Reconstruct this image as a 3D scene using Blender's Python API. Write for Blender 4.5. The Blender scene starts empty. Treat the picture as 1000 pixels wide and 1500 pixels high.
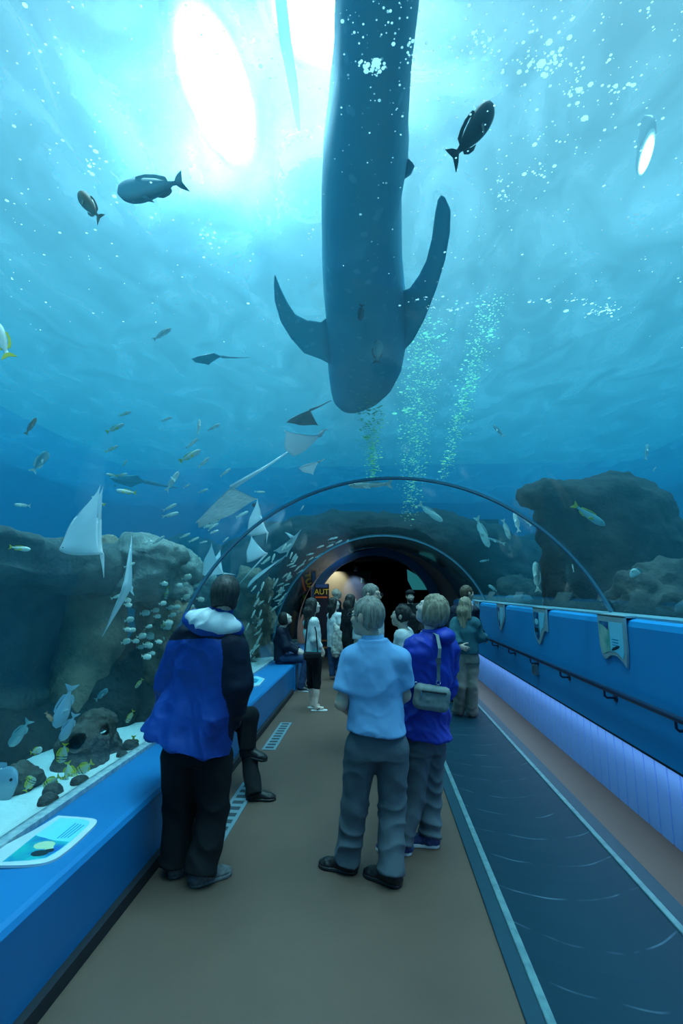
import bpy, bmesh, math, random
import numpy as np
from mathutils import Vector, Matrix
D = bpy.data; S = bpy.context.scene; COL = S.collection
rnd = random.Random(7)
R_ = math.radians
# ---------------------------------------------------------------- camera model (used to turn a photo pixel + distance into a place)
CAM = np.array([0., 0., 1.72]); FPX = 700.0
PITCH, YAW = R_(9.33), R_(3.84)
_f = np.array([-math.sin(YAW)*math.cos(PITCH), math.cos(YAW)*math.cos(PITCH), math.sin(PITCH)])
_r = np.array([math.cos(YAW), math.sin(YAW), 0.])
_u = np.cross(_r, _f)
def at(px, py, Y):
    d = _f + _r*((px-500)/FPX) + _u*((750-py)/FPX)
    return CAM + d*(Y/d[1])
def atz(px, py, z):
    d = _f + _r*((px-500)/FPX) + _u*((750-py)/FPX)
    return CAM + d*((z-CAM[2])/d[2])
def atx(px, py, x):
    d = _f + _r*((px-500)/FPX) + _u*((750-py)/FPX)
    return CAM + d*(x/d[0])
def norm(v):
    v = np.asarray(v, float); return v/(np.linalg.norm(v)+1e-12)
V = lambda *a: np.array(a, float)
# ---------------------------------------------------------------- objects
def tag(o, label, cat, group=None):
    o['label'] = label; o['category'] = cat
    if group: o['group'] = group
    return o
def link(name, me, mats=None, parent=None, smooth=True):
    o = D.objects.new(name, me); COL.objects.link(o)
    if mats is not None:
        for m in (mats if isinstance(mats, (list, tuple)) else [mats]): me.materials.append(m)
    if parent is not None: o.parent = parent
    if smooth and len(me.polygons): me.polygons.foreach_set('use_smooth', [True]*len(me.polygons))
    return o
def mesh(name, verts, faces, mats=None, parent=None, smooth=False):
    me = D.meshes.new(name)
    me.from_pydata([tuple(map(float, v)) for v in verts], [], [tuple(map(int, f)) for f in faces]); me.update()
    return link(name, me, mats, parent, smooth)
def thing(name, loc, label, cat, group=None, rot=None):
    o = D.objects.new(name, None); COL.objects.link(o); o.empty_display_size = .1
    o.location = tuple(float(c) for c in loc)
    if rot is not None: o.rotation_euler = rot
    return tag(o, label, cat, group)
class MB:
    def __init__(s): s.v = []; s.f = []; s.m = []
    def add(s, v, f, m=0):
        b = len(s.v); s.v += [tuple(map(float, p)) for p in v]; s.f += [tuple(i+b for i in q) for q in f]; s.m += [m]*len(f); return s
    def box(s, x0, x1, y0, y1, z0, z1, m=0):
        v = [(x,y,z) for z in (z0,z1) for y in (y0,y1) for x in (x0,x1)]
        return s.add(v, [(0,2,3,1),(4,5,7,6),(0,1,5,4),(2,6,7,3),(0,4,6,2),(1,3,7,5)], m)
    def extrude(s, prof, y0, y1, m=0, closed=True, ny=1):
        n = len(prof); v = []
        for j in range(ny+1):
            y = y0+(y1-y0)*j/ny; v += [(x,y,z) for x,z in prof]
        f = []
        for j in range(ny):
            for i in range(n if closed else n-1):
                a = j*n+i; b = j*n+(i+1)%n; f.append((a,b,b+n,a+n))
        if closed: f += [tuple(range(n-1,-1,-1)), tuple(range(ny*n,(ny+1)*n))]
        return s.add(v, f, m)
    def tube(s, pts, r, n=10, m=0, cap=True):
        pts = [np.asarray(p, float) for p in pts]; N = len(pts)
        rs = r if hasattr(r, '__len__') else [r]*N
        v = []; f = []; up = None
        for i in range(N):
            t = norm(pts[min(i+1,N-1)]-pts[max(i-1,0)])
            if up is None: up = V(0,0,1) if abs(t[2])<.9 else V(1,0,0)
            a = norm(np.cross(t, up)); b = np.cross(a, t); up = b
            for k in range(n):
                w = 2*math.pi*k/n; v.append(pts[i]+rs[i]*(a*math.cos(w)+b*math.sin(w)))
        for i in range(N-1):
            for k in range(n):
                k2 = (k+1)%n; f.append((i*n+k, i*n+k2, (i+1)*n+k2, (i+1)*n+k))
        if cap: f += [tuple(range(n-1,-1,-1)), tuple(range((N-1)*n, N*n))]
        return s.add(v, f, m)
    def ball(s, c, r, m=0, nu=10, nv=7, rot=None):
        r = np.array(r if hasattr(r,'__len__') else (r,r,r), float); v = []; f = []
        for j in range(1,nv):
            a = math.pi*j/nv
            for i in range(nu):
                b = 2*math.pi*i/nu; v.append((math.sin(a)*math.cos(b), math.sin(a)*math.sin(b), math.cos(a)))
        v += [(0,0,1),(0,0,-1)]; T = len(v)-2
        for j in range(nv-2):
            for i in range(nu):
                i2 = (i+1)%nu; f.append((j*nu+i,(j+1)*nu+i,(j+1)*nu+i2,j*nu+i2))
        for i in range(nu):
            i2 = (i+1)%nu; f.append((T,i,i2)); f.append((T+1,(nv-2)*nu+i2,(nv-2)*nu+i))
        v = np.array(v)*r
        if rot is not None: v = v@np.asarray(rot).T
        return s.add(v+np.asarray(c,float), f, m)
    def build(s, name, mats, parent=None, smooth=False):
        o = mesh(name, s.v, s.f, mats, parent, smooth)
        if any(s.m): o.data.polygons.foreach_set('material_index', s.m)
        return o
def bevel(o, w=.01, seg=2):
    m = o.modifiers.new('bevel', 'BEVEL'); m.width = w; m.segments = seg; m.limit_method = 'ANGLE'; return o
def structure(o):
    o['kind'] = 'structure'; return o
def dup(root, loc=None, rot=None, scale=None, label=None, name=None):
    r = root.copy(); COL.objects.link(r)
    if loc is not None: r.location = tuple(float(c) for c in loc)
    if rot is not None: r.rotation_euler = rot
    if scale is not None: r.scale = (scale,)*3
    if label: r['label'] = label
    for ch in list(root.children):
        c = ch.copy(); COL.objects.link(c); c.parent = r
        for g in list(ch.children):
            d = g.copy(); COL.objects.link(d); d.parent = c
    return r
# ---------------------------------------------------------------- noise (vectorised value noise)
_rs = np.random.RandomState(3); _T = _rs.rand(32,32,32).astype(np.float32)*2-1
def vnoise(P):
    P = np.asarray(P, float); i = np.floor(P).astype(int); f = P-i; f = f*f*(3-2*f); i0 = i & 31; i1 = (i+1) & 31
    x,y,z = f[...,0],f[...,1],f[...,2]
    def g(a,b,c): return _T[a[...,0],b[...,1],c[...,2]]
    c00 = g(i0,i0,i0)*(1-x)+g(i1,i0,i0)*x; c10 = g(i0,i1,i0)*(1-x)+g(i1,i1,i0)*x
    c01 = g(i0,i0,i1)*(1-x)+g(i1,i0,i1)*x; c11 = g(i0,i1,i1)*(1-x)+g(i1,i1,i1)*x
    return (c00*(1-y)+c10*y)*(1-z)+(c01*(1-y)+c11*y)*z
def fbm(P, oct=4, gain=.5):
    P = np.asarray(P, float); s = 0; a = 1.
    for k in range(oct): s = s+a*vnoise(P*(2**k)+k*7.3); a *= gain
    return s
# ---------------------------------------------------------------- implicit surfaces
def cone(a, b, ra, rb, k=None, cap=0):
    """rounded cone from a to b; cap=1 cuts it flat at b, cap=-1 at a; k=(axis, squash) flattens along an axis"""
    a = np.asarray(a,float); b = np.asarray(b,float); ab = b-a; L2 = ab@ab+1e-12; L = math.sqrt(L2); n = ab/L
    m = max(ra, rb); lo = np.minimum(a,b)-m; hi = np.maximum(a,b)+m
    def f(P):
        q = P-a; t = np.clip((q@ab)/L2, 0, 1); w = q-t[...,None]*ab; s = 1.
        if k is not None:
            ax, s = k; ax = norm(ax); w = w+(w@ax)[...,None]*ax*(1/s-1)
        d = (np.sqrt((w*w).sum(-1))-(ra+(rb-ra)*t))*min(1., s if s < 1 else 1.)
        if cap in (1,2): d = np.maximum(d, q@n-L)
        if cap in (-1,2): d = np.maximum(d, -(q@n))
        return d
    return f, lo, hi
def ell(c, r, M=None):
    """ellipsoid; M rows = local axes"""
    c = np.asarray(c,float); r = np.asarray(r,float); M = np.eye(3) if M is None else np.asarray(M,float)
    ext = np.sqrt(((np.linalg.inv(M)*r)**2).sum(1))
    def f(P):
        q = (P-c)@M.T/r; l = np.sqrt((q*q).sum(-1)); q2 = q/r; g = np.sqrt((q2*q2).sum(-1))+1e-9
        return np.where(l < 1e-6, -r.min(), l*(l-1)/g)
    return f, c-ext, c+ext
def loft(st, lat, p=2.3):
    """stations [(centre, half width along lat, half depth)], elliptical sections, flat ends"""
    c = np.array([s[0] for s in st],float); a = np.array([s[1] for s in st]); b = np.array([s[2] for s in st])
    ax = norm(c[-1]-c[0]); L = (c[-1]-c[0])@ax; tt = (c-c[0])@ax/L
    lat = norm(np.asarray(lat,float)-(np.asarray(lat,float)@ax)*ax); dep = np.cross(ax, lat)
    m = max(a.max(), b.max()); lo = c.min(0)-m; hi = c.max(0)+m
    tf = np.linspace(0,1,60)
    def sm(y):
        z = np.interp(tf,tt,y); kx = np.ones(7)/7; return np.convolve(np.pad(z,3,mode='edge'),kx,'valid')
    ca = [sm(c[:,i]) for i in range(3)]; aa = sm(a); bb = sm(b)
    def f(P):
        t = (P-c[0])@ax/L; tc = np.clip(t,0,1)
        cc = np.stack([np.interp(tc,tf,ca[i]) for i in range(3)],-1); A = np.interp(tc,tf,aa); B = np.interp(tc,tf,bb)
        q = P-cc; x = np.abs(q@lat)/A; y = np.abs(q@dep)/B
        d = ((x**p+y**p)**(1/p)-1)*np.minimum(A,B)
        return np.maximum(d, np.maximum(-t*L, (t-1)*L))
    return f, lo, hi
def sdfmesh(prims, h, k=.02, sub=(), cut=(), disp=None, smooth=0):
    lo = np.min([p[1] for p in prims],0)-3*h; hi = np.max([p[2] for p in prims],0)+3*h
    n = np.ceil((hi-lo)/h).astype(int)+1
    F = np.full(n, .2, np.float32)
    ax = [lo[i]+h*np.arange(n[i]) for i in range(3)]
    def block(p, mrg):
        i0 = np.clip(np.floor((p[1]-mrg-lo)/h).astype(int),0,n); i1 = np.clip(np.ceil((p[2]+mrg-lo)/h).astype(int)+1,0,n)
        sl = tuple(slice(i0[i],i1[i]) for i in range(3))
        g = np.stack(np.meshgrid(ax[0][sl[0]],ax[1][sl[1]],ax[2][sl[2]],indexing='ij'),-1)
        return sl, g
    for p in prims:
        kk = p[3] if len(p) > 3 else k
        sl, g = block(p, kk+2*h)
        if 0 in g.shape: continue
        d = p[0](g); o = F[sl]
        hh = np.clip(.5+.5*(o-d)/kk, 0, 1); F[sl] = o*(1-hh)+d*hh-kk*hh*(1-hh)
    for p in sub:
        kk = p[3] if len(p) > 3 else .01
        sl, g = block(p, kk+2*h)
        if 0 in g.shape: continue
        d = -p[0](g); o = F[sl]
        hh = np.clip(.5-.5*(o-d)/kk, 0, 1); F[sl] = o*(1-hh)+d*hh+kk*hh*(1-hh)
    for pt, nr in cut:
        nr = norm(nr); pt = np.asarray(pt,float)
        pl = (ax[0]-pt[0])[:,None,None]*nr[0]+(ax[1]-pt[1])[None,:,None]*nr[1]+(ax[2]-pt[2])[None,None,:]*nr[2]
        F = np.maximum(F, pl)
    ins = F < 0
    # surface nets
    X,Y,Z = ins.shape
    def cor(A,i,j,k_): return A[i:X-1+i, j:Y-1+j, k_:Z-1+k_]
    al = np.ones((X-1,Y-1,Z-1),bool); an = np.zeros_like(al)
    for i in (0,1):
        for j in (0,1):
            for l in (0,1): c = cor(ins,i,j,l); al &= c; an |= c
    act = an & ~al; idx = np.full(act.shape,-1,np.int64); cells = np.argwhere(act); idx[act] = np.arange(len(cells))
    if not len(cells): return np.zeros((0,3)), np.zeros((0,4),int)
    acc = np.zeros((len(cells),3)); cnt = np.zeros(len(cells))
    a0,b0,c0 = cells.T; vals = {}
    for i in (0,1):
        for j in (0,1):
            for l in (0,1): vals[i,j,l] = F[a0+i,b0+j,c0+l].astype(float)
    for (p,q) in [((0,0,0),(1,0,0)),((0,1,0),(1,1,0)),((0,0,1),(1,0,1)),((0,1,1),(1,1,1)),((0,0,0),(0,1,0)),((1,0,0),(1,1,0)),((0,0,1),(0,1,1)),((1,0,1),(1,1,1)),((0,0,0),(0,0,1)),((1,0,0),(1,0,1)),((0,1,0),(0,1,1)),((1,1,0),(1,1,1))]:
        v0,v1 = vals[p],vals[q]; m = (v0<0)!=(v1<0); t = np.where(m, v0/(v0-v1+1e-12), 0)
        pt = np.array(p,float)+t[:,None]*(np.array(q,float)-np.array(p,float)); acc += pt*m[:,None]; cnt += m
    vert = lo+h*(cells+acc/cnt[:,None])
    quads = []
    for d in range(3):
        s0 = [slice(None)]*3; s1 = [slice(None)]*3; s0[d] = slice(0,-1); s1[d] = slice(1,None)
        ch = ins[tuple(s0)] != ins[tuple(s1)]; e = np.argwhere(ch); u,w = [(1,2),(2,0),(0,1)][d]
        ok = (e[:,u]>0)&(e[:,w]>0)&(e[:,u]<ins.shape[u]-1)&(e[:,w]<ins.shape[w]-1); e = e[ok]
        flip = ins[e[:,0],e[:,1],e[:,2]]
        def cid(du,dw): c = e.copy(); c[:,u]-=du; c[:,w]-=dw; return idx[c[:,0],c[:,1],c[:,2]]
        q = np.stack([cid(1,1),cid(0,1),cid(0,0),cid(1,0)],1); q[~flip] = q[~flip][:,::-1]; quads.append(q)
    quads = np.concatenate(quads)
    for _ in range(smooth):
        s = np.zeros_like(vert); c = np.zeros(len(vert))
        for a,b in ((0,1),(1,2),(2,3),(3,0)):
            np.add.at(s,quads[:,a],vert[quads[:,b]]); np.add.at(c,quads[:,a],1)
            np.add.at(s,quads[:,b],vert[quads[:,a]]); np.add.at(c,quads[:,b],1)
        vert = .5*vert+.5*s/np.maximum(c,1)[:,None]
    if disp is not None:
        nv = vnormals(vert, quads); vert = vert+nv*disp(vert, nv)[:,None]
    return vert, quads
def vnormals(v, q):
    nf = np.cross(v[q[:,2]]-v[q[:,0]], v[q[:,3]]-v[q[:,1]]); nv = np.zeros_like(v)
    for i in range(4): np.add.at(nv, q[:,i], nf)
    return nv/(np.linalg.norm(nv,axis=1)[:,None]+1e-12)
def qmesh(name, v, q, mats=None, parent=None, smooth=True, matfn=None, origin=None):
    if origin is not None: v = v-np.asarray(origin,float)
    me = D.meshes.new(name)
    me.vertices.add(len(v)); me.vertices.foreach_set('co', np.ascontiguousarray(v,np.float32).ravel())
    me.loops.add(4*len(q)); me.loops.foreach_set('vertex_index', np.ascontiguousarray(q,np.int32).ravel())
    me.polygons.add(len(q)); me.polygons.foreach_set('loop_start', np.arange(0,4*len(q),4,dtype=np.int32)); me.polygons.foreach_set('loop_total', np.full(len(q),4,np.int32))
    me.update(calc_edges=True); me.validate()
    o = link(name, me, mats, parent, smooth)
    if matfn is not None:
        c = v[q].mean(1)+(0 if origin is None else np.asarray(origin,float)); me.polygons.foreach_set('material_index', np.ascontiguousarray(matfn(c),np.int32))
    return o
# ---------------------------------------------------------------- materials
def mat(name, col, rough=.6, spec=.5, metal=0., emit=None, estr=0., noise=None, bump=None, col2=None, stretch=(1,1,1), coat=0.):
    """noise=(scale, amount) mixes towards col2; bump=(scale, strength)"""
    m = D.materials.new(name); m.use_nodes = True; nt = m.node_tree; b = nt.nodes['Principled BSDF']
    b.inputs['Base Color'].default_value = (*col,1); b.inputs['Roughness'].default_value = rough
    b.inputs['Metallic'].default_value = metal; b.inputs['Specular IOR Level'].default_value = spec; b.inputs['Coat Weight'].default_value = coat
    if emit is not None: b.inputs['Emission Color'].default_value = (*emit,1); b.inputs['Emission Strength'].default_value = estr
    tc = None
    if noise or bump:
        tc = nt.nodes.new('ShaderNodeTexCoord'); mp = nt.nodes.new('ShaderNodeMapping'); mp.inputs['Scale'].default_value = stretch
        nt.links.new(tc.outputs['Object'], mp.inputs['Vector'])
    if noise:
        n = nt.nodes.new('ShaderNodeTexNoise'); n.inputs['Scale'].default_value = noise[0]; n.inputs['Detail'].default_value = 5
        rp = nt.nodes.new('ShaderNodeMapRange'); rp.inputs['From Min'].default_value = .38; rp.inputs['From Max'].default_value = .66; rp.inputs['To Max'].default_value = noise[1]
        mx = nt.nodes.new('ShaderNodeMix'); mx.data_type = 'RGBA'
        c2 = col2 if col2 is not None else tuple(c*.5 for c in col)
        mx.inputs['A'].default_value = (*col,1); mx.inputs['B'].default_value = (*c2,1)
        nt.links.new(mp.outputs[0], n.inputs['Vector']); nt.links.new(n.outputs['Fac'], rp.inputs['Value']); nt.links.new(rp.outputs[0], mx.inputs['Factor']); nt.links.new(mx.outputs['Result'], b.inputs['Base Color'])
    if bump:
        n2 = nt.nodes.new('ShaderNodeTexNoise'); n2.inputs['Scale'].default_value = bump[0]; n2.inputs['Detail'].default_value = 6
        bp = nt.nodes.new('ShaderNodeBump'); bp.inputs['Strength'].default_value = bump[1]; bp.inputs['Distance'].default_value = bump[2] if len(bump)>2 else .02
        nt.links.new(mp.outputs[0], n2.inputs['Vector']); nt.links.new(n2.outputs['Fac'], bp.inputs['Height']); nt.links.new(bp.outputs[0], b.inputs['Normal'])
    return m
def text_obj(name, body, size, M, mat_, parent=None, extrude=.001, align='CENTER'):
    cu = D.curves.new(name, 'FONT'); cu.body = body; cu.size = size; cu.extrude = extrude; cu.align_x = align; cu.align_y = 'CENTER'
    t_ = D.objects.new('lettering_source', cu); COL.objects.link(t_); bpy.context.view_layer.update()
    me = D.meshes.new_from_object(t_.evaluated_get(bpy.context.evaluated_depsgraph_get())); D.objects.remove(t_); D.curves.remove(cu); me.materials.clear(); me.materials.append(mat_)
    o = D.objects.new(name, me); COL.objects.link(o)
    if parent is not None: o.parent = parent
    o.matrix_local = M
    return o
WSC = (.05,.68,.96,1); WSD = .066; WAC = (0.,.745,.915,1); WAD = .30
SUN = 6.9; WORLD = .46; LAMP = 170.; STRIP = 28.; EXPO = -.06; SF0 = .16; SF1 = .36; HAZE = .008
# ================================================================ SETTING
CX, CZ, RT = .17, .68, 2.10
A0, A1 = 24.2, 186.5
def arc(r=RT, a0=A0, a1=A1, n=56, cx=CX, cz=CZ):
    return [(cx+r*math.cos(R_(a0+(a1-a0)*i/n)), cz+r*math.sin(R_(a0+(a1-a0)*i/n))) for i in range(n+1)]
BLUE = mat('blue painted panel', (.012,.29,.62), .45, spec=.35, bump=(3,.05,.01), noise=(2.5,.35), col2=(.010,.26,.56))
BLUE_BENCH = mat('blue painted bench', (.012,.19,.44), .4, spec=.4, noise=(3,.4), col2=(.010,.16,.38))
LAV = mat('pale blue boards', (.27,.50,.95), .5, noise=(1.5,.4), col2=(.24,.45,.9))
FLOOR = mat('brown floor', (.135,.086,.064), .5, spec=.25, noise=(1.2,.6), col2=(.10,.066,.051), bump=(90,.08,.004))
DARK = mat('dark base', (.012,.016,.022), .6)
LEDGE = mat('pale sill', (.18,.38,.45), .35, noise=(14,.5), col2=(.3,.5,.55))
SEAL = mat('seal', (.55,.66,.68), .4, noise=(26,.9), col2=(.25,.42,.48))
RINGM = mat('joint band', (.10,.27,.36), .3, metal=.0, spec=.6); NAVYM = mat('navy metal', (.006,.02,.06), .35, spec=.6)
YB, YE = -4.5, 16.0
fl = MB(); fl.box(-2.3,2.3,YB,YE,-.12,0); structure(fl.build('floor', FLOOR))
structure_objs = []
b = MB(); b.box(-1.415,-1.37,YB,8.4,.0,.07); structure(b.build('baseboard_left', DARK))
# bench under the glass
BZ = .45
def benchprof(dx=0): return [(-1.41+dx,.0),(-1.41+dx,BZ-.03),(-1.425+dx,BZ-.008),(-1.45+dx,BZ),(-1.9,BZ-.012),(-1.9,.0)]
bn = thing('bench', (-1.65,2,0), 'long low blue bench ledge running under the curved glass', 'bench')
m = MB(); m.extrude([(x+1.65,z) for x,z in benchprof()], YB-2, 6.55); m.build('bench_top', BLUE_BENCH, bn)
b2 = thing('bench', (-1.65,11,0), 'far blue bench section where the woman in navy sits', 'bench')
m = MB(); m.extrude([(x+1.65,z) for x,z in benchprof(.03)], -2.42, .98); m.build('bench_top', BLUE_BENCH, b2)
t = MB(); t.extrude([(-1.86,BZ-.01),(-1.86,BZ+.02),(-1.93,BZ+.02),(-1.93,BZ-.01)], YB, 12); structure(t.build('trim_1', SEAL))
# wall on the rail side
w = MB(); w.extrude([(1.92,.58),(1.915,1.0),(1.925,1.45),(1.94,1.49),(1.97,1.505),(2.02,1.51),(2.02,.58)], YB, 12); structure(w.build('wall_right', BLUE))
t = MB(); t.extrude([(1.99,1.50),(1.99,1.525),(2.09,1.535),(2.09,1.45),(2.02,1.45)], YB, 12); structure(t.build('trim_2', LEDGE))
# grooved boards under it
prof = []; y = YB; bw = .15
while y < 12: prof += [(y,2.03),(y+bw-.02,2.03),(y+bw-.010,2.055)]; y += bw
v = []; f = []
for i,(yy,xx) in enumerate(prof): v += [(xx,yy,0),(xx,yy,.62)]
for i in range(len(prof)-1): f.append((2*i,2*i+1,2*i+3,2*i+2))
n0 = len(v); v += [(2.2,YB,0),(2.2,YB,.62),(2.2,y,0),(2.2,y,.62)]; f += [(0,n0,n0+1,1),(n0,n0+2,n0+3,n0+1)]
structure(mesh('wall_right_base', v, f, LAV))
s = MB(); s.box(1.925,2.03,YB,12,.56,.582); structure(s.build('trim_3', DARK))
# acrylic vault in three panels
G = D.materials.new('acrylic'); G.use_nodes = True; nt = G.node_tree; nt.nodes.clear()
o_ = nt.nodes.new('ShaderNodeOutputMaterial'); mx = nt.nodes.new('ShaderNodeMixShader'); tr = nt.nodes.new('ShaderNodeBsdfTransparent'); gl = nt.nodes.new('ShaderNodeBsdfGlossy'); fr = nt.nodes.new('ShaderNodeFresnel')
fr.inputs['IOR'].default_value = 1.33; gl.inputs['Roughness'].default_value = .06; tr.inputs['Color'].default_value = (.93,.975,1,1)
hz = nt.nodes.new('ShaderNodeBsdfTranslucent'); hz.inputs[0].default_value = (.9,.97,1,1); hm = nt.nodes.new('ShaderNodeMixShader'); hm.inputs[0].default_value = HAZE   # fine scratches in the acrylic
nt.links.new(tr.outputs[0],hm.inputs[1]); nt.links.new(hz.outputs[0],hm.inputs[2])
nt.links.new(fr.outputs[0],mx.inputs[0]); nt.links.new(hm.outputs[0],mx.inputs[1]); nt.links.new(gl.outputs[0],mx.inputs[2]); nt.links.new(mx.outputs[0],o_.inputs[0])
for i,(y0,y1) in enumerate(((YB,4.43),(4.43,9.3),(9.3,12.2))):
    m = MB(); m.extrude(arc(n=72), y0, y1, closed=False); o = m.build('window_%d'%(i+1), G, smooth=True); structure(o)
def band(name, y, w, mt, ri=2.078, ro=2.10, a0=A0, a1=A1, cx=CX, cz=CZ):
    m = MB(); m.extrude(arc(ro,a0,a1,cx=cx,cz=cz)+arc(ri,a0,a1,cx=cx,cz=cz)[::-1], y-w/2, y+w/2); return structure(m.build(name, mt))
band('trim_4', 4.43, .045, RINGM); band('trim_5', 9.3, .04, RINGM)
# solid end of the vault, portal
ENDM = mat('grey plaster', (.16,.16,.16), .6, noise=(2,.3), col2=(.12,.12,.13)); PORT = mat('portal blue', (.015,.07,.17), .3)
BLACKM = mat('black room', (.006,.006,.009), .9)
n = 64; A = arc(2.1,-20,200,n); B = arc(1.93,-33,213,n,cx=0.0,cz=1.02)
v = [(x,12.2,max(z,0)) for x,z in A]+[(x,13.9,max(z,0)) for x,z in B]; f = [(i,i+1,n+2+i,n+1+i) for i in range(n)]
structure(mesh('ceiling', v, f, ENDM, smooth=True))
m = MB(); m.extrude([(x,max(z,0)) for x,z in arc(1.93,-33,213,n,0,1.02)]+[(x,max(z,0)) for x,z in arc(1.68,-37,217,n,0,1.02)][::-1], 13.7, 14.0); structure(m.build('door_1', PORT))
m = MB(); m.box(-3.3,-1.6,13.9,14.05,-.5,3.75); m.box(1.6,3.6,13.9,14.05,-.5,3.75); m.box(-1.9,1.9,13.95,14.05,2.6,3.75); structure(m.build('wall_far', BLACKM))
m = MB(); m.box(-2.7,2.7,14.05,20,-.12,0); m.box(-2.7,2.7,14.05,20,2.75,2.85); m.box(-2.8,-2.7,14.05,20,0,2.85); m.box(2.7,2.8,14.05,20,0,2.85); m.box(-2.7,2.7,20,20.1,0,2.85); structure(m.build('wall_back', BLACKM))
pw = MB(); pw.box(-2.69,-.12,18.0,18.2,0,2.42); structure(pw.build('wall_partition', ENDM))
m = MB(); m.box(-3,3,YB-.2,YB,-.1,3.2); structure(m.build('wall_front', BLACKM))
# lamps in the far room that wash the partition
def lamp(name, kind, loc, energy, col, aim=None, size=.1, spot=60, blend=.6, label=None):
    L = D.lights.new(name, kind); L.energy = energy; L.color = col
    if kind == 'SPOT': L.spot_size = R_(spot); L.spot_blend = blend; L.shadow_soft_size = size
    if kind == 'AREA': L.size = size
    o = D.objects.new(name, L); COL.objects.link(o); o.location = tuple(loc)
    if aim is not None: o.rotation_euler = (Vector(tuple(aim))-o.location).to_track_quat('-Z','Y').to_euler()
    return o
# ---- moving walkway
BELT = D.materials.new('belt'); BELT.use_nodes = True; nt = BELT.node_tree; bb = nt.nodes['Principled BSDF']; bb.inputs['Roughness'].default_value = .55; bb.inputs['Specular IOR Level'].default_value = .12
tc = nt.nodes.new('ShaderNodeTexCoord'); sx = nt.nodes.new('ShaderNodeSeparateXYZ'); nt.links.new(tc.outputs['Object'], sx.inputs[0])
def mth(op, a, b=None, c=None):
    n_ = nt.nodes.new('ShaderNodeMath'); n_.operation = op
    for i_,q in enumerate((a,b,c)):
        if q is None: continue
        if isinstance(q,(int,float)): n_.inputs[i_].default_value = q
        else: nt.links.new(q, n_.inputs[i_])
    return n_.outputs[0]
x2 = mth('MULTIPLY', sx.outputs[0], sx.outputs[0]); nz = nt.nodes.new('ShaderNodeTexNoise'); nz.inputs['Scale'].default_value = 1.3; nt.links.new(tc.outputs['Object'], nz.inputs['Vector'])
yy = mth('ADD', mth('MULTIPLY', x2, -.9), mth('ADD', sx.outputs[1], mth('MULTIPLY', nz.outputs[0], .22)))
fr_ = mth('FRACT', mth('MULTIPLY', yy, 2.9)); ln = mth('LESS_THAN', mth('ABSOLUTE', mth('SUBTRACT', fr_, .5)), .016)
n2 = nt.nodes.new('ShaderNodeTexNoise'); n2.inputs['Scale'].default_value = 5; nt.links.new(tc.outputs['Object'], n2.inputs['Vector'])
msk = mth('MULTIPLY', ln, mth('MAXIMUM', mth('SUBTRACT', n2.outputs[0], .42), 0.)); msk = mth('MULTIPLY', msk, 3.)
mxc = nt.nodes.new('ShaderNodeMix'); mxc.data_type = 'RGBA'; mxc.inputs['A'].default_value = (.006,.034,.055,1); mxc.inputs['B'].default_value = (.09,.17,.22,1)
nt.links.new(msk, mxc.inputs['Factor']); nt.links.new(mxc.outputs['Result'], bb.inputs['Base Color'])
bp_ = nt.nodes.new('ShaderNodeBump'); bp_.inputs['Strength'].default_value = .25; bp_.inputs['Distance'].default_value = .01; nt.links.new(mth('ABSOLUTE', mth('SUBTRACT', fr_, .5)), bp_.inputs['Height']); nt.links.new(bp_.outputs[0], bb.inputs['Normal'])
wk = thing('moving_walkway', (1.12,3,0), 'dark rubber moving walkway with two pale edge strips beside the blue wall', 'moving walkway')
m = MB(); m.box(-.42,.42,YB-3,8.9,0,.006); m.build('belt', BELT, wk)
EDGE = mat('walkway edge', (.012,.05,.075), .5, spec=.25, noise=(20,.3), col2=(.02,.07,.095)); STRIPE = mat('walkway strip', (.13,.26,.28), .5, spec=.3, noise=(18,.8), col2=(.07,.16,.19))
for x0,x1 in ((-.45,-.41),(.41,.45)):
    m = MB(); m.box(x0,x1,YB-3,8.9,0,.016); bevel(m.build('edge_strip', STRIPE, wk), .006)
for x0,x1 in ((-.53,-.45),(.45,.55)):
    m = MB(); m.box(x0,x1,YB-3,8.9,0,.011); bevel(m.build('border_plate', EDGE, wk), .005)
# floor grates
GR = mat('grate metal', (.22,.34,.38), .45, metal=.4); GRD = mat('grate slots', (.03,.05,.06), .6)
for i,(x,y0,y1,lab) in enumerate(((-1.17,5.5,6.6,'far slotted metal floor grate beside the bench, past the crossed legs'),(-1.13,3.45,4.6,'near slotted metal floor grate by the trousers of man in royal blue'))):
    g_ = thing('floor_grate', (x,y0,0), lab, 'floor grate'); m = MB(); m.box(-.075,.075,0,y1-y0,0,.006); m.build('plate', GR, g_)
    for j in range(10):
        yy_ = .05+j*(y1-y0-.1)/9.5; m = MB(); m.box(-.045,.045,yy_,yy_+.055,.0058,.0075); m.build('slot', GRD, g_)
# handrail
hr = thing('handrail', (1.83,0,.95), 'dark navy handrail on brackets along the blue wall', 'handrail')
m = MB(); m.tube([V(0,YB,0),V(0,9.6,0)], .021, 14); m.build('rail', NAVYM, hr, True)
for k in range(-5,9):
    y = 3.22+.92*k; m = MB(); m.tube([V(0,y,-.015),V(0,y,-.06),V(.015,y,-.075),V(.085,y,-.075)], .009, 8); m.tube([V(.078,y,-.075),V(.09,y,-.075)], .032, 14); m.build('bracket', NAVYM, hr, True)
ob = thing('outlet_box', (1.895,6.02,.80), 'small grey metal box on the blue wall below the handrail', 'outlet box')
m = MB(); m.box(-.03,.03,-.045,.045,-.065,.065); bevel(m.build('housing', mat('box grey', (.2,.27,.29), .4, metal=.3), ob), .008); m = MB(); m.box(-.034,-.029,-.025,.025,-.04,.04); m.build('cover_plate', mat('box cover', (.1,.15,.17), .4), ob)
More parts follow.
